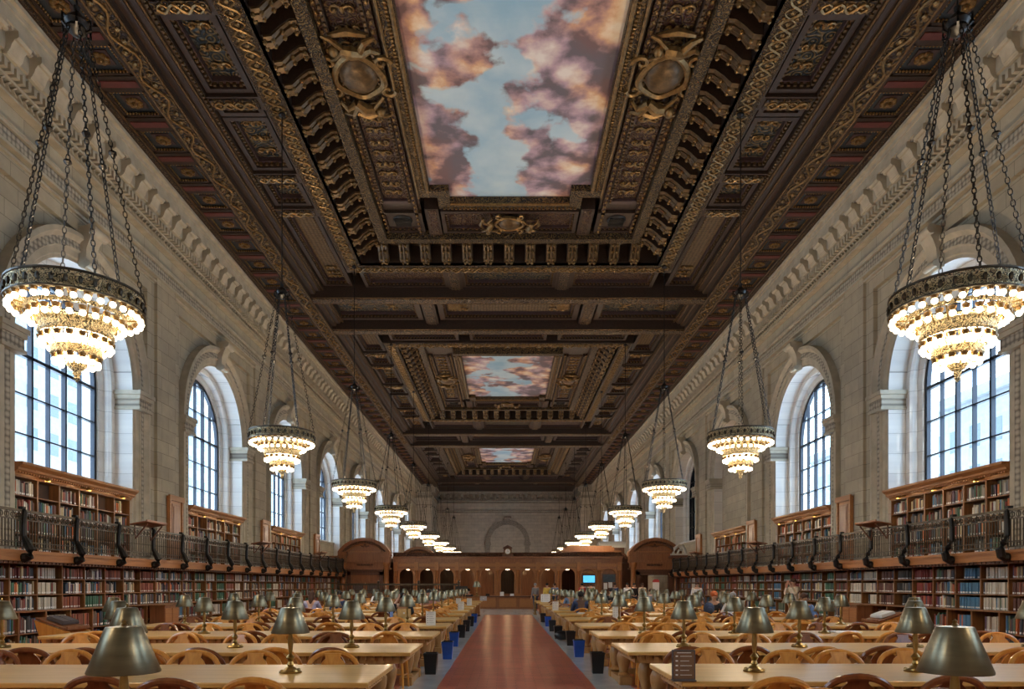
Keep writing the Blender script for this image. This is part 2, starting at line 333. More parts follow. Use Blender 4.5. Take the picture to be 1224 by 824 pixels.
# ---- side walls
def sweep(mb, yc, s, prof, n=28, z0=2.2, mi=0):
    path = [(-1, None)]  # straight down on both sides, arch between
    k = len(prof); vs = []; rows = 0
    def row(fn):
        nonlocal rows
        for r, x in prof: y, z = fn(r); vs.append((s*x, yc+y, z))
        rows += 1
    row(lambda r: (-r, z0))
    for i in range(n+1):
        a = pi-pi*i/n; row(lambda r: (r*cos(a), SP+r*sin(a)))
    row(lambda r: (r, z0))
    fs = [(j*k+i, j*k+i+1, (j+1)*k+i+1, (j+1)*k+i) for j in range(rows-1) for i in range(k-1)]
    mb.add(vs, fs, mi)
def wall_side(s):
    w = MB(); rv = MB(); cv = MB(); tm = MB()
    ys = [1.04]+WINDOWS_Y; H = 4.615
    w.box(s*WX, s*13.2, Y0-.3, 1.04-3.5, 0, 14.6)
    for i, yc in enumerate(ys):
        w.box(s*WX, s*13.2, yc+3.5, (ys[i+1]-3.5) if i < len(ys)-1 else Y1+6.6, 2.2, 14.6)
        w.box(s*WX, s*13.2, yc-3.5, yc+3.5, 11.0, 14.6)
        # plate behind the arch ring
        n = 28; vs = []; fs = []
        for j in range(n+1):
            a = pi-pi*j/n; ca, sa = cos(a), sin(a); q = min(3.5/max(abs(ca),1e-6), 3.5/max(sa,1e-6))
            vs += [(s*11.74, yc+3.4*ca, SP+3.4*sa), (s*11.74, yc+q*ca, SP+q*sa)]
        for j in range(n): fs.append((2*j, 2*j+1, 2*j+3, 2*j+2))
        w.add(vs, fs)
        for d in (-1, 1): w.box(s*11.74, s*11.8, yc+d*3.4, yc+d*3.5, 2.2, SP)
        # arch order: outer moulded ring, flat, inner bead, then the deep splayed reveal
        sweep(tm, yc, s, [(3.42,11.76),(3.42,11.46),(3.30,11.44),(3.24,11.52),(3.18,11.56)])
        sweep(cv, yc, s, [(3.18,11.56),(2.98,11.53)])
        sweep(tm, yc, s, [(2.98,11.53),(2.94,11.60),(2.78,11.60),(2.74,11.64),(2.66,11.64)])
        sweep(rv, yc, s, [(2.66,11.64),(2.66,12.18),(2.46,12.18),(2.42,12.26),(2.42,12.40),(2.22,12.44),(2.2,12.9)])
        # imposts
        for d in (-1, 1):
            for (za, zb, e) in ((7.40,7.52,.10),(7.28,7.40,.06),(7.02,7.28,.015),(6.94,7.02,.05)):
                (cv if e == .015 else tm).box(s*(11.44-e), s*12.2, yc+d*(2.66-e), yc+d*(3.40+e), za, zb)
        # below the sill, behind the gallery bookcase
        w.box(s*12.05, s*12.9, yc-2.66, yc+2.66, 2.2, SILL); rv.box(s*11.98, s*12.9, yc-2.64, yc+2.64, SILL, SILL+.08)
    w.box(s*11.6, s*13.2, Y0-.3, Y1+6.6, -.2, 2.2)
    # raised pier strips and string courses
    for i, yc in enumerate(ys):
        ya = yc+3.95; yb = (ys[i+1]-3.95) if i < len(ys)-1 else Y1
        w.box(s*11.5, s*WX, ya, yb, 2.2, 11.55)
    for z0, z1, x in ((11.55,11.62,11.44),(11.98,12.06,11.46),(11.40,11.46,11.52),(12.60,12.66,11.36),(14.1,14.35,XE-.03),(13.98,14.1,XE+.08),(13.72,13.98,XE+.12),(12.90,12.96,11.30)):
        tm.box(s*x, s*WX, Y0, Y1, z0, z1)
    cv.box(s*11.5, s*WX, Y0, Y1, 11.66, 11.94)
    tm.box(s*11.44, s*WX, Y0, Y1, 12.06, 12.10)
    tm.box(s*11.22, s*WX, Y0, Y1, 13.18, 13.3); tm.box(s*11.14, s*WX, Y0, Y1, 13.3, 13.72)
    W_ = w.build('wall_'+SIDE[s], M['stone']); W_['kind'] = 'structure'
    o = rv.build('arch_reveals', M['reveal'], W_); o = tm.build('mouldings', M['trim'], W_, smooth=True); o = cv.build('carved_bands', M['carve'], W_)
    # dentils, chevrons and modillions of the cornice
    d = MB(); y = 8.0
    while y < Y1: d.box(s*11.16, s*WX, y, y+.10, 12.97, 13.17); y += .2
    y = 8.0
    while y < Y1:
        for q in (-1, 1):
            d.cbox((s*11.40, y+q*.0, 12.79+q*.055), (.14, .17, .035), mi=0, rx=q*.8)
        y += .2
    d.build('dentils', M['trim'], W_)
    mo = MB(); rl = MB(); y = 7.9
    prof = [(0,0),(0,.5),(.48,.5),(.50,.38),(.44,.30),(.36,.30),(.28,.22),(.22,.08),(.12,0)]
    while y < Y1:
        mo.prism([(a, c) for a, c in prof], lambda a, c: (s*(11.2-a*.72), y, 13.22+c*1.0), lambda a, c: (s*(11.2-a*.72), y+.42, 13.22+c*1.0))
        mo.tube([(s*10.91, y-.02, 13.60), (s*10.91, y+.44, 13.60)], .085, 8); mo.tube([(s*11.1, y-.02, 13.3), (s*11.1, y+.38, 13.3)], .06, 8)
        rl.box(s*11.12, s*10.92, y+.42, y+.73, 13.66, 13.72); rl.ball((s*11.02, y+.575, 13.64), .085, 8, 4, (1,1.4,.7))
        y += .79
    mo.build('modillions', M['trim'], W_, smooth=True); rl.build('soffit_rosettes', M['carve'], W_)
    # keystones
    for yc in ys:
        k = MB(); pts = [(0,0),(0,1.1),(.52,1.15),(.56,.95),(.42,.75),(.30,.5),(.26,.2),(.32,.05),(.2,-.08)]
        k.prism(pts, lambda a, c: (s*(11.62-a*.8), yc-.2-c*.05, 10.1+c*.95), lambda a, c: (s*(11.62-a*.8), yc+.2+c*.05, 10.1+c*.95))
        k.tube([(s*11.2, yc-.34, 11.05), (s*11.2, yc+.34, 11.05)], .13, 10); k.tube([(s*11.36, yc-.25, 10.16), (s*11.36, yc+.25, 10.16)], .09, 10)
        k.build('keystone', M['trim'], W_, smooth=True)
    return W_
WL = wall_side(-1); WR = wall_side(1)
# ---- windows
nwin = [0]
def window(s, yc, lit=True):
    nwin[0] += 1
    f = MB(); x0, x1 = s*12.50, s*12.62; Rg = 2.2
    path = [(yc-Rg+.04, SILL+.08)]+[(yc+(Rg-.04)*cos(pi-pi*i/24), SP+(Rg-.04)*sin(pi-pi*i/24)) for i in range(25)]+[(yc+Rg-.04, SILL+.08)]
    f.tube([(s*12.56, y, z) for y, z in path], .085, 4, up=(1,0,0))
    f.box(x0, x1, yc-Rg, yc+Rg, SILL+.05, SILL+.17)
    for i, dy in enumerate((-1.44,-.72,0,.72,1.44)):
        wd = .075 if abs(dy) in (.72,) else .03; top = SP+math.sqrt(Rg*Rg-dy*dy)-.05
        f.box(x0, x1, yc+dy-wd/2, yc+dy+wd/2, SILL+.1, top)
    z = SILL+1.05; k = 0
    while z < SP+Rg-.2:
        hw = Rg if z <= SP else math.sqrt(Rg*Rg-(z-SP)**2); wd = .085 if k == 2 else .04
        f.box(x0, x1, yc-hw+.03, yc+hw-.03, z-wd/2, z+wd/2); z += 1.02; k += 1
    F = f.build('window_%d' % nwin[0], M['frame']); F['kind'] = 'structure'
    g = MB(); pts = [(y, z) for y, z in path]
    g.prism(pts, lambda a, c: (s*12.555, a, c), lambda a, c: (s*12.565, a, c)); g.build('pane', M['glass'], F)
for s in (-1, 1):
    for yc in [1.04]+WINDOWS_Y:
        if s == 1 and yc == 37.96:
            bl = MB(); bl.box(12.10, 12.9, yc-2.7, yc+2.7, 2.2, 10.3); bl.box(11.98, 12.1, yc-1.75, yc+1.75, 4.4, 8.9)
            tag(bl.build('wall_niche', M['stone']), kind='structure'); continue
        window(s, yc)
        if s == 1 and yc == 47.19:   # this one looks into a closed shaft
            q = MB(); q.box(12.95, 14.5, yc-3, yc-2.9, 3, 11); q.box(12.95, 14.5, yc+2.9, yc+3, 3, 11); q.box(14.5, 14.6, yc-3, yc+3, 3, 11); q.box(12.95, 14.6, yc-3, yc+3, 10.9, 11); q.box(12.95, 14.6, yc-3, yc+3, 3, 3.1)
            tag(q.build('trim_2', M['iron']), kind='structure')
# ---- end walls
def wall_end():
    w = MB(); t = MB(); cv = MB(); d = MB()
    w.box(-9.45, 9.45, Y2, Y2+.6, -.2, 14.6)
    for s in (-1, 1):
        w.box(s*9.45, s*11.7, Y1, Y2+.6, -.2, 14.6)
        t.box(s*8.9, s*11.6, Y1-.35, Y2, 14.0, 14.3); t.box(s*9.2, s*11.6, Y1-.15, Y2, 12.6, 12.9); t.box(s*9.1, s*11.6, Y1-.2, Y2, 13.3, 14.0)
        t.box(s*9.38, s*11.6, Y1-.1, Y2, 11.6, 11.7)
        w.box(s*5.4, s*6.0, Y2-.12, Y2, 0, 11.3); w.box(s*8.9, s*9.45, Y2-.12, Y2, 0, 11.3)
    for z0, z1, e in ((14.05,14.4,.75),(13.7,14.05,.6),(12.9,13.0,.35),(12.6,12.68,.25),(11.55,11.65,.15),(11.3,11.4,.1)): t.box(-9.45, 9.45, Y2-e, Y2, z0, z1)
    x = -9.3
    while x < 9.3: d.box(x, x+.36, Y2-.7, Y2, 13.25, 13.7); x += .79
    x = -9.3
    while x < 9.3: d.box(x, x+.12, Y2-.4, Y2, 13.0, 13.2); x += .24
    # blind arch
    R0, R1, sp = 2.55, 2.95, 7.3; n = 28
    for Ra, Rb, e in ((2.35,2.6,.05),(2.6,2.95,.14),(2.9,3.0,.2)):
        pts = [(Rb*cos(pi*i/n), sp+Rb*sin(pi*i/n)) for i in range(n+1)]+[(Ra*cos(pi-pi*i/n), sp+Ra*sin(pi-pi*i/n)) for i in range(n+1)]
        for i in range(n):
            q = [pts[i], pts[i+1], pts[2*n-i], pts[2*n+1-i]]
            t.prism(q, lambda a, c: (a+.17, Y2-e, c), lambda a, c: (a+.17, Y2, c))
        for s in (-1, 1): t.box(.17+s*Ra, .17+s*Rb, Y2-e, Y2, 0, sp)
    for s in (-1, 1): t.box(.17+s*2.25, .17+s*3.1, Y2-.25, Y2, 6.9, 7.35)
    t.box(-.18, .52, Y2-.45, Y2, 9.75, 10.7); t.tube([(-.3, Y2-.4, 10.6), (.64, Y2-.4, 10.6)], .16, 8)
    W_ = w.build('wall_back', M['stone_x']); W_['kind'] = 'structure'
    t.build('mouldings', M['carve_x'], W_); d.build('modillions', M['carve_x'], W_)  # darker stone here stands in for shadow grooves along the relief
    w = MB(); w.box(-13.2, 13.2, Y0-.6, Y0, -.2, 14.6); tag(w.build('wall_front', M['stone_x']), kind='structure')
wall_end()
# ---- buildings seen outside the windows
M['facade'] = stone('pale_facade', 'YZ0', (.26,.27,.28), (.23,.24,.25), (.2,.2,.2), 3, 1.2); M['facade_glass'] = plain('facade_glass', (.06,.085,.11), .15)
def building(x0, x1, y0, y1, h, py, pz, label):
    r = empty('building', ((x0+x1)/2, (y0+y1)/2, -6), 0, label, 'building')
    b = MB(); b.box(x0-r.location.x, x1-r.location.x, y0-r.location.y, y1-r.location.y, 0, h+6); b.box(x0-r.location.x-.5, x1-r.location.x+.5, y0-r.location.y-.5, y1-r.location.y+.5, h+6, h+7)
    b.build('facade', M['facade'], r)
    xf = x1 if x1 < 0 else x0; sg = 1 if x1 < 0 else -1; g = MB(); y = y0+py*.3
    while y < y1-py*.7:
        z = 1.5
        while z < h+4: g.box(xf-r.location.x+sg*.02, xf-r.location.x-sg*.2, y-r.location.y, y-r.location.y+py*.5, z, z+pz*.55); z += pz
        y += py
    tag(g.build('window_panes', M['facade_glass'], r), kind='stuff')
building(-62, -42, 44, 92, 34, 3.0, 3.6, 'pale office block with a grid of windows outside the left windows')
building(-66, -48, 96, 150, 48, 2.4, 3.4, 'taller pale tower farther off outside the left windows')
building(44, 62, 60, 104, 19, 3.0, 3.8, 'low pale building with long window rows outside the right windows')

# ================================================================ CEILING
def ring(mb, x, ya, yb, w, z0, z1, mi=0):
    """rectangular moulding ring; outer half-width x, outer ends ya..yb, width w"""
    mb.box(-x, -x+w, ya, yb, z0, z1, mi); mb.box(x-w, x, ya, yb, z0, z1, mi)
    mb.box(-x+w, x-w, ya, ya+w, z0, z1, mi); mb.box(-x+w, x-w, yb-w, yb, z0, z1, mi)
wal = MB(); gil = MB(); fine = MB(); rope = MB(); navy = MB(); plum = MB(); red = MB(); gred = MB(); tan = MB(); arab = MB(); gold = MB(); dim = MB()
wal.box(-11.6, 11.6, Y0-.4, Y2+.4, 15.5, 15.8)
def dentils(mb, xa, ya, xb, yb, z0, z1, p=.16, w=.08, d=.07):
    L = math.hypot(xb-xa, yb-ya); n = int(L/p); ux, uy = (xb-xa)/L, (yb-ya)/L
    for i in range(n):
        u = (i+.5)*L/n; mb.box(xa+ux*(u-w/2)-abs(uy)*d/2, xa+ux*(u+w/2)+abs(uy)*d/2, ya+uy*(u-w/2)-abs(ux)*d/2, ya+uy*(u+w/2)+abs(ux)*d/2, z0, z1)
# edge strip of rosette coffers
for s in (-1, 1):
    wal.box(s*XE, s*(XE-.22), Y0, Y1, ZC, 15.5); fine.box(s*(XE-.10), s*(XE-.18), Y0, Y1, ZC-.03, ZC)
    dim.tube([(s*(XE-.24), 4, ZC+.02), (s*(XE-.24), Y1, ZC+.02)], .03, 5)
    wal.box(s*XE, s*9.22, Y0, Y1, ZC+.32, 15.5)
    wal.box(s*9.36, s*9.23, Y0, Y1, ZC, 15.5)
    y = 15.0
    while y < Y1-.4:
        # cross rib with its red band, then a stepped navy coffer and rosette
        wal.box(s*(XE-.22), s*9.36, y-.26, y+.26, ZC+.02, ZC+.35); red.box(s*(XE-.32), s*9.46, y-.11, y+.11, ZC-.005, ZC+.02)
        yc = y+.8; xc = s*9.95
        navy.box(xc-.47, xc+.47, yc-.47, yc+.47, ZC+.12, ZC+.33)
        for q in (-1, 1):
            wal.box(xc-.52, xc+.52, yc+q*.53, yc+q*.45, ZC+.04, ZC+.3); wal.box(xc+q*.53, xc+q*.45, yc-.53, yc+.53, ZC+.04, ZC+.3)
            if yc < 60:
                for j in range(11): gold.ball((xc-.42+j*.084, yc+q*.42, ZC+.07), .036, 5, 4)
            if yc < 45:
                for j in range(11): gold.ball((xc+q*.42, yc-.42+j*.084, ZC+.07), .032, 5, 4)
        plum.box(xc-.25, xc+.25, yc-.25, yc+.25, ZC+.09, ZC+.13)
        for j in range(8):
            a = 2*pi*j/8; gold.ball((xc+.14*cos(a), yc+.14*sin(a), ZC+.07), .082, 6, 4, (1,1,.6))
        gold.ball((xc, yc, ZC+.04), .07, 6, 4)
        y += 1.6
    # big ornament beam
    wal.box(s*9.23, s*8.62, Y0, Y1, 14.02, 15.5); gil.box(s*9.15, s*8.70, Y0, Y1, 13.97, 14.03)
    for x in (9.19, 8.66): dim.tube([(s*x, 4, 13.99), (s*x, Y1, 13.99)], .035, 6)
    y = 13.0
    while y < Y1:   # undulating vine with fruit on the beam
        if y < 62:
            gold.tube([(s*(8.925+.15*sin(2*pi*(y+j*.18)/1.44)), y+j*.18, 13.94) for j in range(9)], .034, 5)
            for j in range(4):
                yy = y+.18+j*.36; gold.ball((s*(8.925-.12*sin(2*pi*yy/1.44)), yy, 13.94), .065, 6, 4, (1,1.2,.7))
        y += 1.44
    # boards beside the beam stepping up
    wal.box(s*8.62, s*8.44, Y0, Y1, 14.18, 15.5); wal.box(s*8.44, s*8.24, Y0, Y1, 14.30, 15.5); wal.box(s*8.24, s*8.06, Y0, Y1, 14.42, 15.5); dim.tube([(s*8.44, 4, 14.25), (s*8.44, Y1, 14.25)], .035, 6)
    dim.tube([(s*8.24, 4, 14.38), (s*8.24, Y1, 14.38)], .045, 6); dentils(dim, s*8.10, 13, s*8.10, 60, 14.36, 14.42, .15, .08, .07)
# transverse beams between the sections
BEAMS = [(4.6, 5.4), (31.3, 32.0), (35.2, 35.9), (59.6, 60.4), (64.6, 65.4), (87.9, 88.7)]
for ya, yb in BEAMS:
    wal.box(-8.62, 8.62, ya, yb, 14.05, 15.5); gil.box(-8.62, 8.62, ya+.12, yb-.12, 14.0, 14.06)
    for y in (ya+.04, yb-.04): dim.tube([(-8.8, y, 14.04), (8.8, y, 14.04)], .035, 6)
def guilloche(x0, y0, x1, y1, z, pitch=.62, amp=.12, r=.036):
    L = math.hypot(x1-x0, y1-y0); n = max(1, round(L/pitch)); ux, uy = (x1-x0)/L, (y1-y0)/L; p = L/n
    for sg, rr in ((1, r*1.25), (-1, r*.8)):
        pts = [(x0+ux*u-uy*w, y0+uy*u+ux*w, z) for u, w in [(L*q/(n*8), sg*amp*sin(pi*q/8*2)) for q in range(n*8+1)]]
        gold.tube(pts, rr, 5)
    for i in range(n*2):
        u = (i+.5)*p/2; gold.ball((x0+ux*u, y0+uy*u, z), amp*.34, 6, 4, (1,1,.6))
        if i % 2 == 0: continue
        for q in (-1, 1): u = (i+1)*p/2; w = q*amp*.85; gold.ball((x0+ux*u-uy*w, y0+uy*u+ux*w, z), amp*.26, 5, 4, (1,1,.6))
def panel(x0, x1, y0, y1, zb, zt, mb, rim=.16, near=True):
    """coffer panel: opening x0..x1,y0..y1, rim at zb, field at zt"""
    if x0 > x1: x0, x1 = x1, x0
    for (a, c, d, e) in ((x0, x1, y0, y0+rim), (x0, x1, y1-rim, y1), (x0, x0+rim, y0+rim, y1-rim), (x1-rim, x1, y0+rim, y1-rim)): wal.box(a, c, d, e, zb, 15.5)
    h = (zb+zt)/2; r2 = rim+.10
    for (a, c, d, e) in ((x0+rim, x1-rim, y0+rim, y0+r2), (x0+rim, x1-rim, y1-r2, y1-rim), (x0+rim, x0+r2, y0+r2, y1-r2), (x1-r2, x1-rim, y0+r2, y1-r2)): plum.box(a, c, d, e, h, 15.5)
    mb.box(x0+r2, x1-r2, y0+r2, y1-r2, zt, 15.5)
    if near:
        dentils(dim, x0+rim+.05, y1-rim-.04, x1-rim-.05, y1-rim-.04, zb+.05, zb+.14)
        for q in (x0+rim+.04, x1-rim-.04): dentils(dim, q, y0+rim, q, y1-rim, zb+.05, zb+.14)
def swirls(x0, x1, y0, y1, z, dens=1.0, n=None):
    """symmetrical arabesque of gold tendrils"""
    xc = (x0+x1)/2; w = (x1-x0)/2; L = y1-y0; k = n or max(1, int(L/.55))
    for i in range(k):
        yc = y0+(i+.5)*L/k; rr = min(w*.42, L/k*.48)
        for q in (-1, 1):
            pts = [(xc+q*(w*.48+rr*(1-j*.075)*cos(pi+j*.62)), yc+rr*(1-j*.075)*sin(j*.62)*(1 if i % 2 else -1), z) for j in range(11)]
            gold.tube(pts, [.034-.0015*j for j in range(11)], 5)
            gold.ball((xc+q*w*.48, yc, z), .055, 6, 4)
        gold.ball((xc, yc, z), .07, 6, 4, (1,1.5,.7))
def cartouche(cx, cy, z, rot, k=1.0, name='ceiling_cartouche', label=''):
    r = empty(name, (cx, cy, z), rot, label, 'carving'); g = MB(); sh = MB()
    # local: x across, y along, hanging face towards -z
    sh.ball((0,0,-.04), .40*k, 16, 8, (.85,1,.42))
    g.tube([(.42*k*cos(a)*(1+.08*sin(3*a)), .48*k*sin(a)*(1+.06*cos(4*a)), -.06) for a in [2*pi*i/28 for i in range(28)]], .065*k, 6, closed=True)
    for sx in (-1, 1):
        for sy in (-1, 1):
            g.tube([(sx*k*(.46+.16*(1-.08*j)*cos(j*.6)), sy*k*(.34+.16*(1-.08*j)*sin(j*.6)), -.08) for j in range(12)], [.05*k*(1-.05*j) for j in range(12)], 6)
        # reclining putto on the rim: body, head, arms and legs
        y0 = sx*.62*k
        g.tube([(-.16*k*sx, y0, -.16), (.0, y0+sx*.10*k, -.24), (.15*k*sx, y0+sx*.12*k, -.22)], [.085*k,.11*k,.08*k], 8)
        g.ball((.26*k*sx, y0+sx*.14*k, -.25), .085*k, 10, 8)
        g.tube([(.14*k*sx, y0+sx*.10*k, -.22), (.25*k*sx, y0-sx*.05*k, -.2), (.36*k*sx, y0-sx*.16*k, -.14)], [.045*k,.036*k,.028*k], 6)
        g.tube([(.12*k*sx, y0+sx*.16*k, -.22), (.30*k*sx, y0+sx*.34*k, -.18), (.42*k*sx, y0+sx*.36*k, -.12)], [.045*k,.036*k,.028*k], 6)
        g.tube([(-.16*k*sx, y0, -.16), (-.34*k*sx, y0+sx*.12*k, -.2), (-.46*k*sx, y0-sx*.02*k, -.12)], [.075*k,.055*k,.03*k], 7)
        g.tube([(-.14*k*sx, y0+sx*.05*k, -.16), (-.26*k*sx, y0+sx*.26*k, -.18), (-.44*k*sx, y0+sx*.30*k, -.1)], [.075*k,.055*k,.03*k], 7)
        g.tube([(-.3*k, y0+sx*.32*k, -.06), (0, y0+sx*.42*k, -.09), (.3*k, y0+sx*.32*k, -.06)], [.04*k,.07*k,.04*k], 6)
    g.build('scrollwork', M['gold'], r, smooth=True); sh.build('shield', M['gold_dim'], r, smooth=True)
    return r
SECT = [dict(y0=5.4, y1=31.3, m0=11.8, m1=25.3), dict(y0=35.9, y1=59.6, m0=42.3, m1=52.2), dict(y0=65.4, y1=87.9, m0=70.9, m1=80.3)]
for k, S in enumerate(SECT):
    m0, m1 = S['m0'], S['m1']; near = k < 2; zm = 15.2
    # murals
    mu = MB()
    if k == 0: mu.box(-2.8, 2.8, m0, m1-.75, zm, zm+.05); mu.box(-2.1, 2.1, m1-.75, m1, zm, zm+.05)
    else: mu.box(-2.75, 2.75, m0, m1-.5, zm, zm+.05); mu.box(-2.3, 2.3, m1-.5, m1, zm, zm+.05)
    o = mu.build('ceiling_mural', M['mural'])
    tag(o, ['large ceiling painting of pink and orange clouds in blue sky, nearest of three', 'middle ceiling painting of clouds and pale blue sky', 'farthest and smallest-looking ceiling painting of clouds above the far hall'][k], 'painting')
    # picture frame with notched far corners
    nt = .75 if k == 0 else .5; ix = 2.1 if k == 0 else 2.3
    for s in (-1, 1):
        rope.box(s*2.75, s*3.2, m0-.4, m1-nt+.42, 14.98, 15.5); rope.box(s*ix, s*2.75, m1-nt, m1-nt+.42, 14.98, 15.5); rope.box(s*ix, s*(ix+.42), m1-nt+.42, m1+.42, 14.98, 15.5)
        gold.tube([(s*2.82, m0, 14.96), (s*2.82, m1-nt, 14.96)], .06, 6); gold.tube([(s*3.16, m0, 14.95), (s*3.16, m1-nt+.4, 14.95)], .04, 6)
        if near: dentils(gold, s*2.95, m0, s*2.95, m1-nt, 14.93, 14.99, .13, .07, .06)
    rope.box(-ix, ix, m1, m1+.42, 14.98, 15.5); gold.tube([(-ix, m1+.06, 14.96), (ix, m1+.06, 14.96)], .05, 6); rope.box(-2.75, 2.75, m0-.4, m0, 14.98, 15.5)
    dentils(gold, -ix-.3, m1+.34, ix+.3, m1+.34, 14.92, 14.99, .14, .08, .06)
    # long relief panels either side of the mural
    f0, f1 = m0-2.3, m1+2.3
    for s in (-1, 1):
        wal.box(s*3.2, s*4.75, f0, f1, 15.12, 15.5)
        for x, w in ((3.38, .15), (4.62, .15)):
            gred.box(s*(x-w/2), s*(x+w/2), m0, f1, 15.0, 15.13)
            y = m0
            while y < f1 and near: gold.ball((s*x, y, 14.98), .055, 6, 4, (1,1.3,.7)); y += .30
        for x in (3.52, 4.48): wal.box(s*(x-.05), s*(x+.05), m0, m1, 14.96, 15.2); dentils(dim, s*x, m0, s*x, m1, 14.92, 14.97, .17, .09, .06)
        gred.box(s*3.6, s*4.4, m0+.2, m1-.1, 15.08, 15.2)
        if near: swirls(s*4.0-.38, s*4.0+.38, m0+.3, m1-.25, 15.04)
        plum.box(s*3.55, s*4.45, m1-.1, m1+.1, 14.98, 15.2)
        cartouche(s*4.02, (m0+m1)/2 + (0 if k else .4), 15.0, 0, 1.5 if k == 0 else 1.25, label='gilded carved shield with cherubs %s of the %s ceiling painting' % (SIDE[s], ['nearest','middle','farthest'][k]))
        # vent grille coffers at the far corners
        panel(s*3.2, s*4.75, m1+.75, f1-.1, 15.0, 15.2, plum, .12, near)
        v = MB(); v.lathe([(.0,-.06),(.30,-.06),(.36,0),(.36,.06),(.0,.06)], 20); 
        for j in range(7): v.box(-.28, .28, -.25+j*.08, -.215+j*.08, -.09, -.05)
        o = v.build('ceiling_vent', M['iron'], loc=(s*3.97, (m1+f1)/2+.32, 15.1)); tag(o, 'round dark grille in the ceiling corner %s beyond the %s painting' % (SIDE[s], ['nearest','middle','farthest'][k]), 'vent')
        wal.box(s*2.56, s*3.05, m1+.42, f1, 14.97, 15.5); gred.box(s*2.65, s*2.95, m1+.5, f1, 14.95, 14.99)
    panel(-2.5, 2.5, m1+.6, f1-.1, 14.98, 15.18, gred, .14, near)
    cartouche(.0, (m1+f1)/2+.25, 15.0, pi/2, 1.05 if k == 0 else .9, label='gilded carved shield with cherubs beyond the end of the %s ceiling painting' % ['nearest','middle','farthest'][k])
    # rope frame, cove with brackets, guilloche frame
    ring(rope, 5.05, f0-.3, f1+.35, .34, 14.80, 15.5); ring(wal, 5.95, f0-1.2, f1+1.25, .9, 15.15, 15.5)
    ring(wal, 6.65, f0-1.9, f1+1.95, .72, 14.36, 15.5); 
    ring(gold, 5.98, f0-1.24, f1+1.28, .05, 14.36, 14.44)
    gz = 14.32; xa = 6.28; yb = f1+1.6; yaa = f0-1.55
    ring(fine, 6.6, f0-1.85, f1+1.9, .62, 14.34, 14.37)
    if near:
        for s in (-1, 1): guilloche(s*xa, max(yaa, 13), s*xa, yb, gz, .66, .18, .030)
        guilloche(-xa, yb, xa, yb, gz, .66, .18, .030)
        guilloche(-xa, yaa, xa, yaa, gz, .66, .18, .030) if k else None
    def bracket(cx, cy, dx, dy):
        # from the guilloche side (outside) leaning to the rope frame (inside)
        pts = [(-.42,0),(-.42,.62),(.45,.62),(.45,.42),(.22,.38),(.0,.22),(-.2,.02)]
        wx, wy = abs(dy)*.20, abs(dx)*.20
        wal.prism(pts, lambda a, c: (cx+dx*a-wx, cy+dy*a-wy, 14.5+c), lambda a, c: (cx+dx*a+wx, cy+dy*a+wy, 14.5+c))
        for q in (-1, 0, 1):   # three-lobed acanthus leaf on the console
            ox, oy = abs(dy)*q*.13, abs(dx)*q*.13; e = .05*abs(q)
            dim.tube([(cx+dx*a+ox, cy+dy*a+oy, 14.47+c+e) for a, c in ((-.38,-.02),(-.2,.0),(.0,.2),(.22,.36),(.40,.38))], [.08,.085,.06,.06,.08], 5)
        for a, c in ((-.36,-.03),(-.16,.02),(.06,.22),(.34,.34)):
            for q in (-.6, .6): gold.ball((cx+dx*a+abs(dy)*q*.15, cy+dy*a+abs(dx)*q*.15, 14.43+c), .062, 5, 4)
    y = f0-1.0 if k else 13.0
    while y < f1+1.1:
        for s in (-1, 1): bracket(s*5.5, y, -s, 0)
        y += .83
    x = -4.98
    while x < 5.0: bracket(x, f1+.8, 0, -1); x += .83
    if k:
        x = -4.98
        while x < 5.0: bracket(x, f0-.75, 0, 1); x += .83
    # side strips of panels between guilloche and the long beam
    P0, P1 = S['y0'], S['y1']; g1 = f1+1.95
    if k == 0: cells = [(11.9,15.7,'a'),(16.35,18.95,'a'),(19.0,19.9,'c'),(19.95,22.5,'a'),(23.1,24.6,'b'),(25.2,31.2,'t')]
    else:
        L = P1-P0; c0 = P0; cells = []
        pat = [(0,.17,'t'),(.19,.27,'b'),(.29,.44,'a'),(.46,.54,'c'),(.56,.71,'a'),(.73,.81,'b'),(.83,1,'t')]
        cells = [(c0+L*a, c0+L*e, q) for a, e, q in pat]
    wal.box(-8.75, -6.6, P0, P1, 15.0, 15.5); wal.box(8.75, 6.6, P0, P1, 15.0, 15.5)
    for s in (-1, 1):
        for (ya, yb2, q) in cells:
            x0, x1 = sorted((s*6.76, s*8.02))
            fld = {'a':arab,'b':arab,'c':plum,'t':tan}[q]
            panel(x0, x1, ya, yb2, 14.5, 14.78, fld, .15, k < 2)
            if q in 'ab' and near: swirls(x0+.3, x1-.3, ya+.32, yb2-.32, 14.74)
            if q == 'c':
                gold.ball(((x0+x1)/2, (ya+yb2)/2, 14.66), .3, 12, 8, (1.1,.8,.5))
                gold.tube([((x0+x1)/2+.55*cos(a)*(1+.12*cos(4*a)), (ya+yb2)/2+.27*sin(a)*(1+.12*cos(4*a)), 14.62) for a in [2*pi*i/20 for i in range(20)]], .05, 5, closed=True)
            if q == 't':
                swirls(x0+.3, x1-.3, yb2-1.5 if ya < (P0+P1)/2 and k == 0 or ya > (P0+P1)/2 else ya+.3, yb2-.3 if ya > (P0+P1)/2 or k == 0 else ya+1.5, 14.72, n=3)
            # crossband after the cell
            if q != 'c' and yb2 < P1-.3:
                wal.box(x0-.1, x1+.1, yb2+.04, yb2+.56, 14.42, 15.2); gil.box(x0, x1, yb2+.12, yb2+.48, 14.38, 14.43)
                if near: guilloche(x0+.1, yb2+.30, x1-.1, yb2+.30, 14.36, .5, .12, .032)
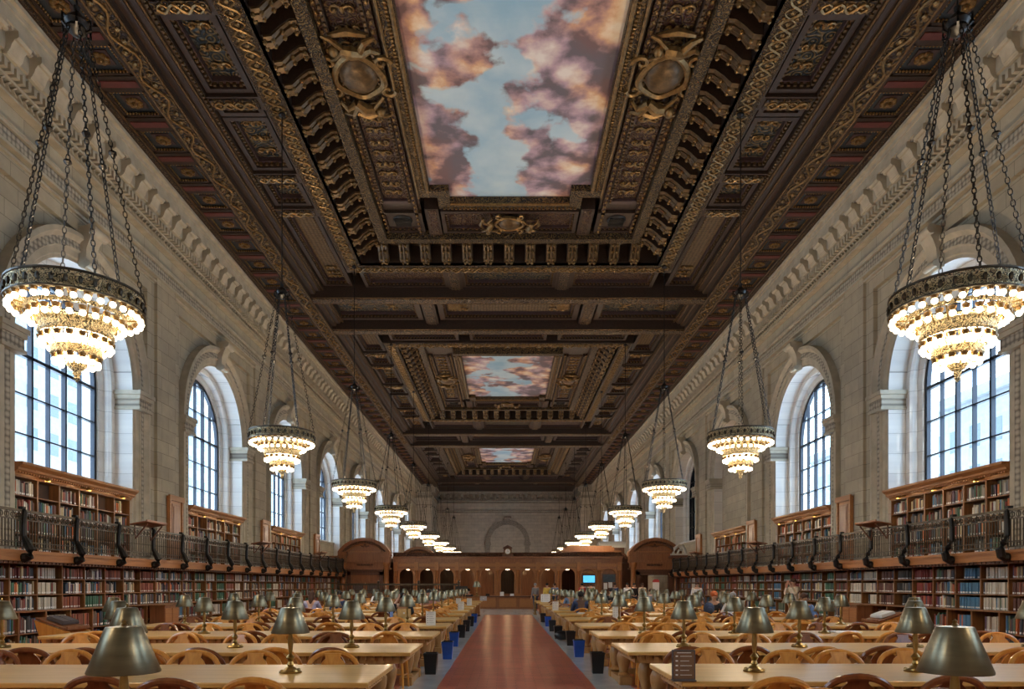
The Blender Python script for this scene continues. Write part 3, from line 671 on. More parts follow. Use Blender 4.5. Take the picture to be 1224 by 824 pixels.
    # far strip of panels inside the section end
    if P1-g1 > .6:
        xs = [-6.2,-2.6,-2.0,2.0,2.6,6.2]
        for i in range(0, 6, 2): panel(xs[i], xs[i+1], g1+.1, P1-.05, 14.45, 14.7, arab if i == 2 else gred, .14, near)
        for x in (-2.3, 2.3): wal.box(x-.3, x+.3, g1, P1, 14.4, 15.5); gil.box(x-.2, x+.2, g1, P1, 14.36, 14.41)
    if k:
        g0 = f0-1.9
        for xa2, xb2 in ((-6.2,-2.6),(-2.0,2.0),(2.6,6.2)): panel(xa2, xb2, P0+.05, g0-.1, 14.45, 14.7, gred, .14, near)
# transverse panel rows between the sections
for ya, yb in ((32.0, 35.2), (60.4, 64.6), (88.7, 91.3)):
    near = ya < 60; wal.box(-8.8, 8.8, ya, yb, 15.0, 15.5)
    panel(-3.3, 3.3, ya+.25, yb-.25, 14.4, 14.7, tan, .25, near)
    for s in (-1, 1):
        wal.box(s*3.4, s*4.0, ya, yb, 14.3, 15.5); gil.box(s*3.5, s*3.9, ya, yb, 14.26, 14.31)
        panel(s*4.1, s*8.6, ya+.25, yb-.25, 14.4, 14.7, arab, .25, near)
        if near:
            swirls(s*6.35-1.9, s*6.35+1.9, ya+.7, yb-.7, 14.66, n=3)
            pts = [(0,-.55),(.5,-.6),(.9,-.3),(1.5,0),(.9,.3),(.5,.6),(0,.55)]
            swirls(s*2.3-.5, s*2.3+.5, ya+.65, yb-.65, 14.62, n=3)
            gold.box(s*2.55-.28, s*2.55+.28, (ya+yb)/2-.55, (ya+yb)/2+.55, 14.6, 14.72)
# infill near the back of the room and beyond the last beam
wal.box(-8.8, 8.8, Y0, 4.6, 14.6, 15.5); wal.box(-9.45, 9.45, Y1, Y2-.1, 14.1, 15.5)
C_ = wal.build('ceiling', M['walnut']); C_['kind'] = 'structure'
for n, mb, m in (('ornament_bands',gil,'gilt'),('fine_bands',fine,'gilt_fine'),('leaf_mouldings',rope,'gilt_rope'),('navy_coffers',navy,'navy'),('plum_coffers',plum,'plum'),
                 ('red_bands',red,'walnut_red'),('scroll_panels_on_red',gred,'gilt_red'),('stamped_panels',tan,'tan_diaper'),('arabesque_panels',arab,'gilt_navy'),('aged_gold_beading',dim,'gold_dim'),('gold_carving',gold,'gold')):
    mb.build(n, M[m], C_)
# hang the carvings, vents and paintings off the ceiling's plane: they stay things of their own
# ================================================================ GALLERY, SHELVES
def gallery(s):
    f = MB(); f.box(s*10.12, s*11.6, 4, 45.2, 2.18, 2.26); f.box(s*10.14, s*10.30, 4, 45.2, 2.04, 2.2); f.box(s*10.10, s*10.32, 4, 45.2, 2.20, 2.26)
    f.box(s*10.30, s*11.6, 4, 45.2, 2.10, 2.18)
    F = f.build('trim_%d' % (3 if s < 0 else 4), M['fascia']); F['kind'] = 'structure'
    m = MB(); m.box(s*10.2, s*10.45, 4, 45.2, 1.985, 2.04); y = 12.0
    while y < 45: m.box(s*10.18, s*10.24, y, y+.07, 1.99, 2.03); y += .14
    m.build('dentil_moulding', M['panelled_dk'], F)
    r = empty('gallery_railing', (s*10.15, 12, 2.26), 0, 'long dark bronze gallery railing with fine bars above the %s wall shelves' % SIDE[s], 'railing')
    L = lambda x, y, z: (x-r.location.x, y-r.location.y, z-r.location.z)
    P = 1.83; ys = [(17.84-15+10.2 if s < 0 else 12.9)+P*i for i in range(18)]
    post = None; pan = None
    for i, y in enumerate(ys):
        if post is None:
            b = MB(); X = 0; out = []   # S-curved bracket post, swelling outwards and curling under the gallery edge
            pts = [(.0,.86),(-.05,.80),(-.03,.55),(-.03,.30),(-.10,.14),(-.16,.0),(-.14,-.12),(-.05,-.20),(.04,-.16)]
            b.tube([(s*a*1.15, 0, c) for a, c in pts], [.05,.055,.05,.055,.075,.09,.085,.07,.06], 8)
            b.box(-.05, .05, -.05, .05, .84, .90); b.ball((-s*.06, 0, -.15), .10, 8, 5)
            post = b.build('post', M['iron'], r)
            post.location = L(s*10.15, y, 2.26)
            b = MB(); b.box(-.035, .035, 0, P, .79, .84); b.box(-.02, .02, 0, P, .62, .645); b.box(-.02, .02, 0, P, .05, .075); b.box(-.02, .02, 0, P, .16, .18)
            n = 20
            for j in range(n):
                yy = (j+.5)*P/n; b.box(-.009, .009, yy-.009, yy+.009, .07, .63); b.ball((0, yy, .40), .018, 5, 4, (1,1,1.6))
            for j in range(10):
                yy = (j+.5)*P/10
                b.tube([(0, yy+.065*cos(a), .715+.06*sin(a)) for a in [2*pi*q/8 for q in range(8)]], .011, 4, closed=True, up=(1,0,0)); b.box(-.01, .01, yy-.006, yy+.006, .64, .79)
                b.tube([(0, yy+.04*cos(a), .115+.03*sin(a)) for a in [2*pi*q/6 for q in range(6)]], .009, 4, closed=True, up=(1,0,0))
            pan = b.build('rail_panel', M['bronze'], r); pan.location = L(s*10.15, y, 2.26)
        else:
            c = post.copy(); link(c, r); c.location = L(s*10.15, y, 2.26)
            if y+P < 45.3: c = pan.copy(); link(c, r); c.location = L(s*10.15, y, 2.26)
for s in (-1, 1): gallery(s)
# ---- wooden doors on the gallery
nd = 0
for s in (-1, 1):
    for yc in (19.5, 28.73, 37.96):
        nd += 1; y = yc+5.05; d = MB(); x = s*11.5
        d.box(x-s*.02, x-s*.10, y-.50, y+.50, 2.26, 4.52); d.box(x-s*.10, x-s*.14, y-.50, y-.40, 2.26, 4.52); d.box(x-s*.10, x-s*.14, y+.40, y+.50, 2.26, 4.52); d.box(x-s*.10, x-s*.16, y-.54, y+.54, 4.38, 4.56)
        D = d.build('door_%d' % nd, M['fascia']); D['kind'] = 'structure'
        for za, zb in ((2.40, 2.9), (3.0, 4.28)):
            p = MB(); p.box(x-s*.08, x-s*.12, y-.30, y+.30, za, zb); p.box(x-s*.12, x-s*.135, y-.22, y+.22, za+.08, zb-.08); p.build('panel', M['panelled'], D, bevel=.01)
        k = MB(); k.ball((x-s*.15, y-.34, 3.25), .035, 8, 6); k.build('door_knob', M['brass'], D)
# ---- slanted reading desks on the railing
for s in (-1, 1):
    for i, yc in enumerate((19.75, 28.9, 38.1)):
        r = empty('book_rest', (s*10.0, yc, 3.1), 0, 'small folding wooden reading shelf on the %s gallery railing, %s from the camera' % (SIDE[s], ORD[i]), 'reading shelf')
        b = MB(); b.cbox((-s*.05, 0, .10), (.46, 1.15, .035), ry=s*.18); b.cbox((-s*.28, 0, .16), (.03, 1.15, .05)); b.build('board', M['panelled'], r, bevel=.006)
        for q in (-1, 1):
            b = MB(); b.tube([(s*.1, q*.42, -.32), (-s*.22, q*.42, .08)], .022, 4); b.tube([(s*.1, q*.42, -.32), (s*.12, q*.42, .06)], .02, 4); b.build('bracket', M['panelled_dk'], r)
# ---- bookcases
BOOKS = []   # (x_front, s, y, z, thickness, height, depth, colour, place)
PAL = [(.045,.05,.055),(.20,.03,.025),(.03,.055,.09),(.05,.14,.085),(.30,.22,.12),(.55,.50,.40),(.20,.12,.07),(.03,.03,.03),(.26,.08,.05),(.06,.17,.28),(.55,.44,.24),(.10,.14,.09),(.62,.60,.54),(.14,.06,.045),(.08,.08,.09),(.50,.13,.04),(.10,.06,.10),(.18,.17,.15)]
NAMES = ['charcoal','dark red','navy blue','dark green','tan','cream','brown','black','russet','slate blue','buff','olive','white','maroon','dark grey','orange red','plum','grey']
SER = [(8,'R'),(3,'R'),(5,'R'),(1,'R'),(11,'R'),(9,'R')]
def fill(s, xf, y0, y1, z0, h, place, series=None, depth=.2, full=.94, dark=False):
    y = y0+.01; ci = R.randrange(18); nb = 0
    while y < y1-.03:
        if R.random() > (.22 if series is None else .02): 
            ci = R.choice([1,8,8,15]) if False else R.randrange(18)
            if dark and ci in (5,10,12): ci = R.randrange(18)
            if series is not None and R.random() < .85: ci = series
        t = R.uniform(.026, .058) if series is None else R.uniform(.036, .046)
        hh = h*R.uniform(.66, .93) if series is None else h*R.uniform(.80, .84)
        if y+t > y1-.01: break
        if R.random() < full: BOOKS.append((xf+R.uniform(0,.03), s, y, z0, t, hh, depth, ci, place.replace('@N', ORD[min(nb,27)]))); nb += 1
        y += t+.0015
COLN = ['']
def shelf_unit(s, y0, cw, n, label, idx):
    X = 10.60; XB = 10.30   # upper tier front, lower tier front
    r = empty('bookcase', (s*X, y0, 0), 0, label, 'bookcase')
    L = n*cw; c = MB(); q = lambda x: s*(x-X)
    c.box(q(X+.02), q(11.1), 0, L, 0, .09); c.box(q(X), q(X+.06), 0, L, 2.0, 2.09)
    for i in range(n+1):
        y = i*cw; c.box(q(X), q(11.1), y-.02 if i else 0, y+.02 if i < n else L, .09, 2.0)
        c.box(q(XB+.10), q(X+.02), y-.022 if i else 0, y+.022 if i < n else L, 0, .95)
    c.build('case', M['shelf'], r)
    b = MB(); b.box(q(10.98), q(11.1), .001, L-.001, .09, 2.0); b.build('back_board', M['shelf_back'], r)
    b = MB(); b.box(q(XB+.07), q(X+.12), 0, L, .95, .985); b.build('ledge', M['shelf'], r)
    for z in (.09, .50, 1.33, 1.68):
        b = MB()
        for i in range(n): b.box(q(X+.005 if z > .9 else XB+.12), q(11.0), i*cw+.02, (i+1)*cw-.02, z-.022, z)
        b.build('shelf_board', M['shelf'], r)
    for i in range(n):
        ya = y0+i*cw+.025; yb = y0+(i+1)*cw-.025
        if ya > 44.4: continue
        COLN[0] = ORD[max(0, min(27, int((ya-14.95)/.905)))]
        ser = R.choice([None, None, 8, 3, 1, 9, 5, 11, 7, 13]) if s > 0 and y0 < 30 else (R.choice([None]*6+[8, 3, 5]))
        for k, (z, h) in enumerate(((1.68,.31),(1.33,.32),(.985,.33),(.50,.42),(.09,.38))):
            fill(s, (X+.03 if k < 3 else XB+.15), ya, yb-(.0 if R.random() < .7 else R.uniform(.05,.3)), z, h, '@N from the camera end, %s shelf, %s column below the %s gallery' % (['top','second','third','fourth','bottom'][k], COLN[0], SIDE[s]), ser if R.random() < .8 else None, depth=.22, dark=k > 2)
CW = .905
for s in (-1, 1):
    y = 16.05-CW*4 if s < 0 else 16.3-CW*4; k = 0
    while y < 44.3:
        n = 4 if y+4*CW < 45 else max(1, int((45.1-y)/CW))
        shelf_unit(s, y, CW, n, 'tall oak bookcase full of books under the %s gallery, %s from the camera' % (SIDE[s], ORD[k]), k)
        y += n*CW+.001; k += 1
def gallery_case(s, yc, k):
    X = 11.70; L = 5.22; y0 = yc-L/2; r = empty('gallery_bookcase', (s*X, y0, 2.26), 0, 'oak bookcase with carved cornice under the %s tall window, %s from the camera' % (SIDE[s], ORD[k]), 'bookcase')
    q = lambda x: s*(x-X); c = MB(); n = 6; cw = L/n; z1 = 1.90
    c.box(q(X+.02), q(12.04), 0, L, 0, .08); c.box(q(X), q(12.04), 0, L, z1-.05, z1)
    for i in range(n+1): y = i*cw; c.box(q(X), q(12.03), max(0, y-.028), min(L, y+.028), .08, z1-.04)
    c.build('case', M['shelf'], r)
    b = MB(); b.box(q(11.96), q(12.035), .001, L-.001, .08, z1-.05); b.build('back_board', M['shelf_back'], r)
    b = MB(); pr = [(0,0),(.04,0),(.06,.05),(.16,.12),(.17,.17),(.27,.24),(.28,.30),(0,.30)]
    b.prism(pr, lambda a, z: (q(X-a+.02), -.06, z1+z-.02), lambda a, z: (q(X-a+.02), L+.06, z1+z-.02)); b.box(q(X+.02), q(12.04), 0, L, z1, z1+.28)
    d = b; y = .05
    while y < L: d.box(q(X-.10), q(X-.04), y, y+.05, z1+.035, z1+.075); y += .1
    for j in range(5): d.box(q(X-.185), q(X-.17), .5+j*1.0, .66+j*1.0, z1+.13, z1+.15)
    d.build('cornice', M['fascia'], r)
    for z in (.08, .53, .98, 1.43):
        b = MB()
        for i in range(n): b.box(q(X+.01), q(11.96), i*cw+.028, (i+1)*cw-.028, z-.022, z)
        b.build('shelf_board', M['shelf'], r)
        for i in range(n):
            if R.random() < .97: fill(s, X+.04, y0+i*cw+.035, y0+(i+1)*cw-.035-(R.uniform(0,.3) if R.random() < .4 else 0), 2.26+z, .40, '@N along %s shelf, %s column, gallery case at %s %s window' % (['bottom','third','second','top'][(.08,.53,.98,1.43).index(z)], ORD[i], ORD[k], SIDE[s]), None, .19, .95)
    for j in (1, 3, 5):   # small picture lamps under the cornice
        y = cw*j; b = MB(); b.tube([(q(X-.02), y, z1+.02), (q(X-.16), y, z1+.0), (q(X-.26), y, z1-.02)], .02, 5); b.lathe([(.02,.05),(.07,0),(.08,-.035)], 8, (q(X-.26), y, z1-.03)); b.build('shelf_lamp', M['brass'], r)
        if k < 3:
            l = bpy.data.lights.new('shelf_lamp_light', 'POINT'); l.energy = 2.2; l.color = (1,.66,.34); l.shadow_soft_size = .03
            o = bpy.data.objects.new('shelf_lamp_light', l); link(o, r); o.location = (q(X-.27), y, z1-.09)
for s in (-1, 1):
    k = 0
    for yc in (19.5, 28.73, 37.96): gallery_case(s, yc, k); k += 1
# ---- books: the nearest 300 in view are objects of their own, the rest one mass
def proj(x, y, z): return (603.6+860*(x+.17)/y, 699-860*(z-1.55)/y)
def seen(b):
    xf, s, y, z, t, h, d, ci, pl = b
    u, v = proj(s*xf, y, z+h/2)
    return 2 < u < 1222 and z > .9
vis = sorted([b for b in BOOKS if seen(b)], key=lambda b: -(b[5]*b[4]*b[0]/b[2]**3))
sel = set(id(b) for b in vis[:300])
proto = {}
mb = MB(); mb.box(0, 1, 0, 1, 0, 1, 0); mb.box(-.006, 0, .12, .88, .08, .2, 1); 
bk_me = mb.build('book', [M['book_cloth'], M['paper']]); bm0 = bk_me.data; bpy.data.objects.remove(bk_me)
mass = MB()
for b in BOOKS:
    xf, s, y, z, t, h, d, ci, pl = b
    c = PAL[ci]; v = R.uniform(.8, 1.3); col = (min(1,c[0]*v), min(1,c[1]*v), min(1,c[2]*v), 1)
    if id(b) in sel:
        o = bpy.data.objects.new('book', bm0); link(o)
        o.location = (s*xf, y+(t if s < 0 else 0), z); o.scale = (d, t, h); o.color = col
        if s < 0: o.rotation_euler = (0, 0, pi)
        tag(o, '%s book, %s' % (NAMES[ci], pl), 'book', 'books '+' '.join(w for w in pl.replace('along', ',').split(',')[-2:]).strip())
    else:
        if y > 45: continue
        mass.box(s*xf, s*(xf+d), y, y+t, z, z+h, 0, col)
        if y < 34: mass.box(s*xf, s*(xf-.004), y+t*.12, y+t*.88, z+h*.08, z+h*.2, 0, (.75,.73,.68,1))
tag(mass.build('books', M['cloth_books']), 'rows of many coloured books filling the wall shelves', 'books', kind='stuff')
# ---- low cabinets and dictionary stands by the shelves
for s in (-1, 1):
    r = empty('cabinet', (s*10.18, 21.1, 0), 0, 'low plain wooden cabinet standing against the %s wall shelves' % SIDE[s], 'cabinet')
    b = MB(); b.box(s*-.24, s*.2, -.44, .44, .06, .92); b.box(s*-.21, s*.2, -.4, .4, 0, .06); b.build('body', M['panelled'], r, bevel=.008)
    b = MB(); b.box(s*-.27, s*.2, -.47, .47, .92, .96); b.build('top', M['shelf'], r, bevel=.006)
    for q in (-1, 1): b = MB(); b.box(s*-.255, s*-.24, q*.22-.2, q*.22+.2, .12, .86); b.build('door', M['fascia'], r, bevel=.006)
    y, x = (14.3, -8.95) if s < 0 else (17.0, 8.75)
    r = empty('lectern', (x, y, 0), 0, 'carved oak dictionary stand with slanted top on the floor near the %s shelves' % SIDE[s], 'lectern')
    b = MB(); pr = [(-.34,0),(.34,0),(.34,.08),(.20,.14),(.16,.35),(.24,.55),(.30,.72),(.34,.86),(-.34,.62),(-.22,.45),(-.14,.3),(-.2,.12),(-.34,.08)]
    for q in (-1, 1): b = MB(); b.prism([(s*a, c) for a, c in pr], lambda a, c: (a, q*.34-.03, c), lambda a, c: (a, q*.34+.03, c)); b.build('side', M['chair_light'], r)
    b = MB(); b.cbox((0, 0, .78), (.66, .74, .035), ry=-s*.34); b.cbox((-s*.30, 0, .70), (.03, .74, .06)); b.build('slanted_top', M['panelled'], r, bevel=.006)
    b = MB(); b.cbox((s*.02, 0, .40), (.24, .62, .03)); b.build('shelf', M['chair_light'], r)
    bk = MB(); m = MB(); bk.cbox((0,0,0), (.34, .52, .05)); bk.cbox((0,-.13,.035), (.30,.24,.02)); bk.cbox((0,.13,.035), (.30,.24,.02))
    o = bk.build('open_book', M['ink'] if s < 0 else M['paper'], loc=(x, y, .84)); o.rotation_euler = (0, -s*.34, 0); tag(o, 'large open dictionary lying on the %s slanted stand' % SIDE[s], 'book')

# ================================================================ WOODEN SCREEN ACROSS THE ROOM
def screen():
    r = empty('wooden_screen', (0, 46.2, 0), 0, 'long carved mahogany screen of arched service windows across the hall', 'screen')
    Y = 0.0; PX = 1.30; wood_ = M['panelled']; X0 = 7.35
    b = MB()  # entablature
    b.box(-X0, X0, Y-.02, Y+.5, 2.98, 3.18); b.box(-X0, X0, Y-.10, Y+.5, 3.18, 3.24); b.box(-X0, X0, Y-.24, Y+.5, 3.24, 3.34); b.box(-X0, X0, Y+.02, Y+.5, 2.62, 2.98)
    b.box(-X0, X0, Y-.06, Y+.4, 2.94, 3.0); b.box(-X0, X0, Y-.04, Y+.4, 2.58, 2.64); b.build('entablature', wood_, r)
    b = MB(); b.box(-X0, X0, Y+.0, Y+.12, 3.34, 3.56); b.box(-X0, X0, Y-.02, Y+.16, 3.56, 3.61); x = -X0+.2
    while x < X0:
        b.ball((x, Y-.03, 3.45), .085, 8, 4, (1,.6,1)); b.tube([(x+.1, Y-.03, 3.38), (x+.18, Y-.03, 3.52), (x+.27, Y-.03, 3.40)], .03, 5); x += .36
    b.build('cresting', M['carved_wood'], r)
    for i in range(-5, 6):   # frieze panels, arches, jambs
        xc = i*PX; p = MB(); p.box(xc-.52, xc+.52, Y-.0, Y+.03, 2.70, 2.90); p.build('frieze_panel', M['fascia'], r)
        kind = 'arch' if i not in (4, 5) else ('mon' if i == 4 else 'board')
        a = MB(); Ra = .46; n = 14; sp = 2.12; pts = [(xc-PX/2+.1, sp), (xc-Ra, sp)]
        for j in range(n):
            a0 = pi-pi*j/n; a1 = pi-pi*(j+1)/n
            q = [(xc+Ra*cos(a0), sp+Ra*sin(a0)), (xc+Ra*cos(a1), sp+Ra*sin(a1)), (xc+Ra*cos(a1)*1.0+0, 2.62), (xc+Ra*cos(a0), 2.62)]
            a.prism(q, lambda u, w: (u, Y+.03, w), lambda u, w: (u, Y+.22, w))
        for q in (-1, 1): a.box(xc+q*Ra, xc+q*PX/2, Y+.03, Y+.22, .80, 2.62)
        a.tube([(xc+Ra*cos(pi-pi*j/n), Y+.02, sp+Ra*sin(pi-pi*j/n)) for j in range(n+1)], .03, 5, up=(0,1,0))
        for q in (-1, 1): a.box(xc+q*(Ra-.03), xc+q*(Ra+.06), Y+.0, Y+.04, .95, sp)
        a.box(xc-.05, xc+.05, Y-.02, Y+.06, 2.52, 2.66)
        a.build('arch', M['fascia'], r)  # lighter wood on arches and columns imitates highlights on the screen
        if kind == 'mon' or kind == 'board':
            p = MB(); p.box(xc-Ra, xc+Ra, Y+.14, Y+.2, .8, 2.6); p.build('blind_panel', wood_, r)
        if i == 5 :
            pass
    for i in range(-5, 7):
        xc = (i-.5)*PX; c = MB(); c.lathe([(.10,1.0),(.10,1.06),(.075,1.08),(.085,1.5),(.075,2.3),(.10,2.34),(.12,2.44)], 12, (xc, Y-.06, 0)); c.box(xc-.12, xc+.12, Y-.16, Y+.06, .82, 1.0); c.box(xc-.13, xc+.13, Y-.18, Y+.06, 2.44, 2.98)
        c.build('column', M['fascia'], r, smooth=True)
    # counter
    b = MB(); b.box(-X0, X0, Y-.75, Y+.3, .76, .82); b.build('counter_top', M['panelled_dk'], r)
    b = MB(); b.box(-X0, X0, Y-.60, Y+.2, .0, .76); b.build('counter_front', wood_, r)
    for i in range(-5, 6): p = MB(); p.box(i*PX-.54, i*PX+.54, Y-.63, Y-.6, .12, .68); p.box(i*PX-.44, i*PX+.44, Y-.645, Y-.63, .2, .6); p.build('counter_panel', M['fascia'], r)
    # narrow end panels beside the pediments and the side screens
    for s in (-1, 1):
        b = MB(); b.box(s*X0, s*7.15, Y+.03, Y+.3, .8, 2.62); b.build('end_panel', wood_, r)
    # clock
    c = MB(); c.prism([(-.36,3.34),(.36,3.34),(.36,3.48),(.26,3.62),(.26,3.86),(.0,4.02),(-.26,3.86),(-.26,3.62),(-.36,3.48)], lambda u, w: (u, Y-.12, w), lambda u, w: (u, Y+.2, w)); c.tube([(-.3,Y-.14,3.87),(0,Y-.14,4.05),(.3,Y-.14,3.87)], .04, 5)
    C = c.build('clock_case', M['panelled_dk'], r)
    d = MB(); d.lathe([(.0,0),(.17,0),(.17,.03)], 20); o = d.build('clock_face', M['paper'], C); o.data.transform(Matrix.Translation((0,Y-.16,3.66)) @ Matrix.Rotation(pi/2,4,'X'))
    d = MB(); d.tube([(.18*cos(a), Y-.16, 3.66+.18*sin(a)) for a in [2*pi*j/20 for j in range(20)]], .02, 5, closed=True, up=(0,1,0)); d.box(-.008,.008,Y-.20,Y-.19,3.66,3.79); d.box(0,.08,Y-.20,Y-.19,3.65,3.665); d.build('clock_rim', M['brass'], C)
    return r
screen()
# back and inner walls of the wooden booth, with its own ceiling bowls
def booth():
    b = MB(); b.box(-10.8, 10.8, 55.2, 55.5, 0, 3.2); b.box(-10.8, 10.8, 55.0, 55.5, 3.2, 3.5)
    for x in (-3.4, 3.4): b.box(x-.1, x+.1, 47.4, 55.2, 0, 2.6)
    for x in range(-9, 10): b.box(x*.8-.04, x*.8+.04, 55.1, 55.2, 0, 3.2)
    B = b.build('wall_booth', M['panelled_dk']); B['kind'] = 'structure'  # booth interior in darker wood, imitating the shade behind the arches
    b = MB(); b.box(-3.3, 3.3, 51.0, 51.2, 0, .9)
    b.box(-3.3, -1.0, 51.0, 51.2, .9, 3.2); b.box(1.0, 3.3, 51.0, 51.2, .9, 3.2); b.build('inner_partition', M['panelled'], B)
    b = MB(); b.box(-10.8, -7.4, 46.6, 55, 3.0, 3.1); b.box(-7.4, 7.4, 46.9, 55.1, 2.74, 2.8); b.build('booth_ceiling', M['panelled_dk'], B)
booth()
for i in [-5,-4,-3,-2,-1,0,1,2,3]:
    r = empty('ceiling_bowl_lamp', (i*1.3, 47.1, 2.74), 0, 'small lit bowl lamp above the %s' % ('centre service window' if i == 0 else '%s service window %s of the centre' % (ORD[abs(i)-1], 'left' if i < 0 else 'right')), 'lamp')
    b = MB(); b.tube([(0,0,0),(0,0,-.10)], .015, 6); b.lathe([(.03,-.08),(.05,-.12)], 8); b.build('stem', M['brass'], r)
    b = MB(); b.lathe([(.05,-.11),(.14,-.15),(.16,-.20),(.10,-.24),(.0,-.25)], 14); b.build('glass_bowl', M['lamp_glow'], r, smooth=True)
    l = bpy.data.lights.new('bowl_light', 'POINT'); l.energy = 16; l.color = (1,.66,.32); l.shadow_soft_size = .1; o = bpy.data.objects.new('bowl_light', l); link(o, r); o.location = (0,0,-.32)
def pediment(xc, y, s, w=3.3, near=True):
    r = empty('wooden_portal', (xc, y, 0), 0, ('carved mahogany doorway with a curved pediment at the %s end of the screen' if near else 'second curved mahogany pediment seen behind the %s doorway of the screen') % SIDE[s], 'doorway')
    b = MB(); hw = w/2; h = .5 if near else .0
    b.box(-hw+.10, hw-.10, .1, .5, 3.05, 3.55); b.box(-hw+.02, hw-.02, -.02, .5, 2.98, 3.08); b.box(-hw, hw, -.06, .5, 2.5, 2.6)
    b.box(-hw+.1, hw-.1, .06, .5, 2.6, 3.0); b.build('entablature', M['panelled'], r)
    rise = .88; Rr = (hw*hw+rise*rise)/(2*rise); a0 = math.asin(hw/Rr); n = 22; cz = 3.62+rise-Rr
    for nm, R0, R1, ya, yb, m in (('pediment_arch', Rr-.20, Rr, -.32, .5, 'panelled'), ('pediment_moulding', Rr-.32, Rr-.2, -.16, .5, 'carved_wood')):
        c = MB()
        for j in range(n):
            t0 = -a0+2*a0*j/n; t1 = -a0+2*a0*(j+1)/n
            c.prism([(R0*sin(t0), cz+R0*cos(t0)), (R0*sin(t1), cz+R0*cos(t1)), (R1*sin(t1), cz+R1*cos(t1)), (R1*sin(t0), cz+R1*cos(t0))], lambda u, v: (u, ya, v), lambda u, v: (u, yb, v))
        c.build(nm, M[m], r)
    c = MB(); q = [(Rr*.93*sin(-a0+2*a0*j/n), max(3.5, cz+(Rr-.25)*cos(-a0+2*a0*j/n))) for j in range(n+1)]
    c.prism([(-hw+.2, 3.5), (hw-.2, 3.5)]+[(u, v) for u, v in q[::-1] if abs(u) < hw-.25], lambda u, v: (u, .05, v), lambda u, v: (u, .45, v)); c.build('tympanum', M['panelled'], r)
    c = MB(); c.tube([(-1.0,.0,3.62),(-1.0,.0,3.75),(-.6,.0,4.02),(0,.0,4.14),(.6,.0,4.02),(1.0,.0,3.75),(1.0,.0,3.62)], .03, 5, up=(0,1,0)); c.box(-1.0,1.0,0,.06,3.60,3.65); c.build('tympanum_moulding', M['fascia'], r)
    for sx in (-1, 1):
        c = MB(); c.box(sx*(hw-.55), sx*hw, -.28, .5, 3.42, 3.62); c.box(sx*(hw-.5), sx*(hw-.04), -.2, .5, 2.92, 3.42); c.box(sx*(hw-.56), sx*(hw+.02), -.26, .5, 3.34, 3.42)
        c.box(sx*(hw-.48), sx*(hw-.06), -.18, .5, 0, .95); c.box(sx*(hw-.52), sx*(hw-.02), -.22, .5, .9, 1.0); c.build('pier', M['panelled'], r)
        c = MB(); c.lathe([(.19,1.0),(.20,1.06),(.165,1.12),(.17,1.6),(.15,2.62),(.20,2.70),(.23,2.9),(.23,2.94)], 16, (sx*(hw-.27), -.08, 0)); c.build('column', M['fascia'], r, smooth=True)
    if near:
        c = MB(); c.box(-hw+.5, -hw+.75, .1, .4, 0, 2.5); c.box(hw-.75, hw-.5, .1, .4, 0, 2.5); c.box(-hw+.5, hw-.5, .1, .4, 2.15, 2.5); c.box(-hw+.5, hw-.5, .0, .1, 2.38, 2.5); c.build('door_frame', M['panelled_dk'], r)
        c = MB(); c.tube([(-.26,.0,4.0),(-.1,-.02,3.92),(.0,-.03,4.02),(.1,-.02,3.92),(.26,.0,4.0)], .035, 5); c.ball((0,-.0,4.06), .09, 8, 6, (1,.5,1)); c.box(-.5,.5,-.02,.06,2.74,2.86); c.build('carved_shield', M['carved_wood'], r)
        if s < 0:
            c = MB(); c.box(-.95, .95, .14, .3, 1.72, 2.15); c.box(-.95, .95, .1, .2, 1.66, 1.74); c.build('transom', M['panelled'], r)
            for sx in (-1, 1):
                c = MB(); c.box(sx*.02, sx*.93, .16, .24, 0, 1.66); c.build('door_leaf', M['panelled'], r)
                g = MB()
                for j in range(4): g.box(sx*(.2+j*.17), sx*(.215+j*.17), .14, .16, 1.05, 1.6)
                g.box(sx*.14, sx*.8, .15, .162, 1.0, 1.62); g.build('door_glass', M['ink'], r)
    return r
pediment(-9.06, 45.6, -1); pediment(9.32, 45.6, 1)
pediment(-6.9, 56.2, -1, 3.0, False); pediment(7.9, 56.2, 1, 3.0, False)
for s in (-1, 1):
    b = MB(); x0, x1 = (-11.6, -10.72) if s < 0 else (10.97, 11.6)
    b.box(x0, x1, 45.3, 45.6, 0, 3.2); b.box(x0, x1, 45.2, 45.7, 3.2, 3.35); b.box(x0+.1, x1-.1, 45.26, 45.3, 2.3, 3.0)
    tag(b.build('trim_%d' % (5 if s < 0 else 6), M['panelled']), kind='structure')
    b = MB(); b.box(s*11.5, s*10.6, 45.0, 46.5, 0, 2.2); tag(b.build('trim_%d' % (7 if s < 0 else 8), M['panelled_dk']), kind='structure')
b = MB(); b.box(-2.0, 2.0, -.9, .9, 0, .30); b.box(-2.15, 2.15, -1.0, 1.0, .30, .38); b.box(-1.7, 1.7, -.8, .8, .38, .62); b.box(-1.55, 1.55, -.7, .7, .62, .72)
o = b.build('roof_lantern', M['panelled'], loc=(5.6, 50.0, 3.48)); tag(o, 'stepped mahogany roof box rising behind the right half of the screen', 'roof box')
b = MB()
for j in range(12):
    t0 = pi*j/12; t1 = pi*(j+1)/12
    b.prism([(.42*cos(t0),.42*sin(t0)),(.42*cos(t1),.42*sin(t1)),(.36*cos(t1),.36*sin(t1)),(.36*cos(t0),.36*sin(t0))], lambda u, v: (-.95, u, v), lambda u, v: (.95, u, v))
for x in (-.95, .9): b.lathe([(.0,0),(.42,0)], 2, (x,0,0))
b.box(-.95, .95, -.4, .4, -.06, .02); b.box(-1, -.94, -.43, .43, 0, .3)
o = b.build('cream_canopy', M['trim_pale'], loc=(7.5, 51.6, 4.22)); tag(o, 'cream barrel shaped cover on top of the booth behind the right doorway', 'canopy')
